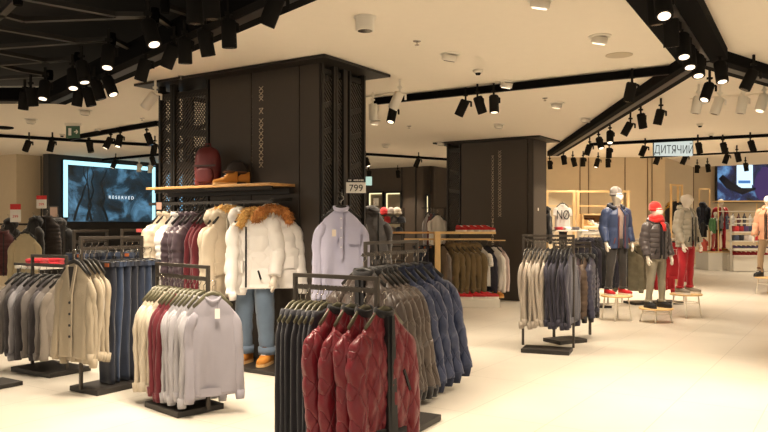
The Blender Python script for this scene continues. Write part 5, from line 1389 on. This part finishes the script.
# rack behind mannequins: camo jackets and red sweatshirts
d5 = 12.6; R1, R2 = D(622, 0, d5), D(684, 0, d5+.2); 
t, rh = rack('white rack behind the mannequins with camouflage and red clothes', R1, R2, 1.12, .06, (.9, .4), foot=False, m=M_WHITE)
for i, (f, kd, m_, lb, rz) in enumerate(((.10, 'parka', C_CAMO, 'camouflage jacket, left one between the two beanie mannequins', -.5), (.22, 'parka', C_CAMO, 'camouflage jacket, right one between the two beanie mannequins', -.4), (.36, 'sweatshirt', C_REDS, 'red sweatshirt hidden behind the charcoal puffer', -.4),
        (.50, 'sweatshirt', C_REDS, 'red sweatshirt behind the grey jeans', -.4), (.62, 'sweatshirt', C_REDS, 'red sweatshirt next to the lettered one', -.3))):
    P = R1.lerp(R2, f); place('jacket' if kd == 'parka' else 'sweatshirt', kd, m_, Vector((P.x, P.y, rh-.02)), rz, lb, 'jacket' if kd == 'parka' else 'sweatshirt', None, None, i % 3, sc=.95)
P = D(674, 0, 12.3); tt = place('sweatshirt', 'sweatshirt', C_REDS, Vector((P.x, P.y, EYE-(238-HOR)*12.3/F)), -.1, 'red sweatshirt with white block letters left of the red trousers', 'sweatshirt', None, None, 0, sc=.85)
mb = MB()
for i in range(6): mb.bar((-.13+.052*i, -.055, -.33), (-.13+.052*i, -.055, -.22), .022, .006)
mb.bar((-.14, -.055, -.225), (.14, -.055, -.225), .012, .006).build('block_letter_print', M_PAPER, tt)
# U-wall niche shelving px 671-690 with dark clothes
for (px, py, m_, kd, lb, d_) in ((676, 200, C_BLACK, 'parka', 'black coat on the side wall behind the silver puffer', 16.8), (672.5, 200, cloth('mustard', (196, 150, 50)), 'parka', 'mustard jacket on the side wall beside the black coat', 16.9),
        (703.5, 201, C_DENIMD, 'parka', 'blue jacket hanging at the corner of the far wall', 22.8), (703, 221, C_BLACK, 'tee', 'black top under the blue jacket at the far wall', 22.6), (703.5, 237, cloth('coral', (206, 90, 70)), 'tee', 'coral top lowest at the far wall corner', 22.5)):
    P = D(px, py, d_); place('coat' if kd == 'parka' else 'top', kd, m_, P, -.5 if px < 690 else .2, lb, 'jacket' if kd == 'parka' else 'top', None, None, 1, sc=.9 if kd == 'parka' else .65)
P = D(680, 183, 16.9)
t = thing('timber_frame', 'pine frame at the side wall behind the silver puffer', 'frame', (D(671, 0, 16.6).x, 16.6, 0), 0)
zz = EYE+(HOR-183)*16.6/F; wx = 14/F*16.6
for x in (0, wx*.72, wx*1.15): MB().bar((x, x*.8, 0), (x, x*.8, zz-.02), .04, .04).build('post', M_PINE, t)
MB().bar((0, 0, zz-.04), (wx*1.15, wx*.92, zz-.04), .04, .04).build('beam', M_PINE, t)
t = thing('timber_frame', 'narrow pine stand behind the blue jacket at the far wall', 'frame', (D(703, 0, 23.2).x, 23.2, 0), 0)
zz = EYE+(HOR-189)*23.2/F
for x in (-.12, .2): MB().bar((x, 0, 0), (x, 0, zz), .04, .04).build('post', M_PINE, t)
MB().bar((-.12, 0, zz), (.2, 0, zz), .04, .04).build('beam', M_PINE, t)
# hall shelving under the screen
dh = 21.5; zf = EYE-(256-HOR)*dh/F
X0, X1 = D(731, 0, dh).x, D(766, 0, dh).x
t = thing('shoe_shelf', 'white shelving with shoes and bags under the far screen', 'shelf', ((X0+X1)/2, dh, 0), 0); Wd = X1-X0
zl = [EYE+(HOR-y_)*dh/F for y_ in (219, 223.5, 232, 241, 249.5, 255.5)]
for z_ in zl: MB().box((0, 0, z_), (Wd, .4, .03)).build('board', M_WHITE, t)
for s in (-1, 1): MB().bar((s*Wd/2, 0, 0), (s*Wd/2, 0, zl[0]+.1), .04, .04).build('post', M_WHITE, t)
MB().box((0, .05, zl[-1]/2), (Wd, .4, zl[-1]-.03)).build('plinth', M_WHITE, t)
pal = [((150, 26, 34), 'dark red'), ((226, 218, 214), 'white'), ((34, 34, 40), 'black'), ((84, 62, 110), 'violet'), ((198, 44, 50), 'red'), ((190, 178, 170), 'pale grey'), ((60, 70, 96), 'navy')]
rnd = random.Random(3)
rowname = {2: 'upper', 3: 'middle', 4: 'lower', 5: 'bottom'}
for li in (2, 3, 4, 5):
    for i in range(7):
        c, cn = pal[(i*3+li*2) % 7] if li in (2, 3) else (pal[3] if li == 4 and i % 2 == 0 else pal[6] if li == 4 else pal[0])
        x = (X0+X1)/2 - Wd/2+.1+(Wd-.2)*i/6
        m_ = cloth('wares_'+cn.replace(' ', '_'), c)
        lab = '%s %s on the %s far shelf, %s from the left' % (cn, 'shoe' if li > 3 else 'folded garment', rowname[li], ORD[i])
        if li > 3: shoe('shoe', 'shoe', m_, M_WS if li == 4 else m_, (x, dh-.05, zl[li]+.015), 1.3, lab, 'shoe', .2, 'wares on the far shelf')
        else: tag(folded(MB(), (0, 0, 0), .15, .3, .16, i).build('folded_garment', m_, None, True, loc=(x, dh-.02, zl[li]+.015)), lab, 'folded clothes', 'wares on the far shelf')
zr2 = EYE+(HOR-211)*dh/F
t = thing('wall_rail', 'white rail with small clothes below the far screen', 'rail', (X0, dh+.6, zr2), 0); MB().bar((-.1, 0, 0), (2.2, 0, 0), .02, .02).build('bar', M_WHITE, t)
for x in (-.1, 1.05, 2.2): MB().bar((x, 0, -zr2), (x, 0, .25), .03, .03).build('post', M_PINE, t)
MB().box((1.05, .1, .3), (2.4, .35, .04)).build('shelf', M_PINE, t)
cc = [C_GREYD, C_DENIM, C_WHITE, C_MAROON, C_DNAVY, C_WHITE, C_WHITE, cloth('orange_cloth', (212, 128, 50)), C_SAND, C_BLACK, cloth('pink_cloth', (214, 150, 150))]
for i in range(11):
    place('top', 'tee', cc[i], Vector((X0+.0+.17*i, dh+.6, zr2-.01)), .9, 'small %s top, %s from the left below the far screen' % (('slate', 'blue', 'white', 'maroon', 'navy', 'white', 'white', 'orange', 'sand', 'black', 'pink')[i], ORD[i]), 'top', None, None, i % 3, 'small tops below the far screen', 'black', sc=.7)
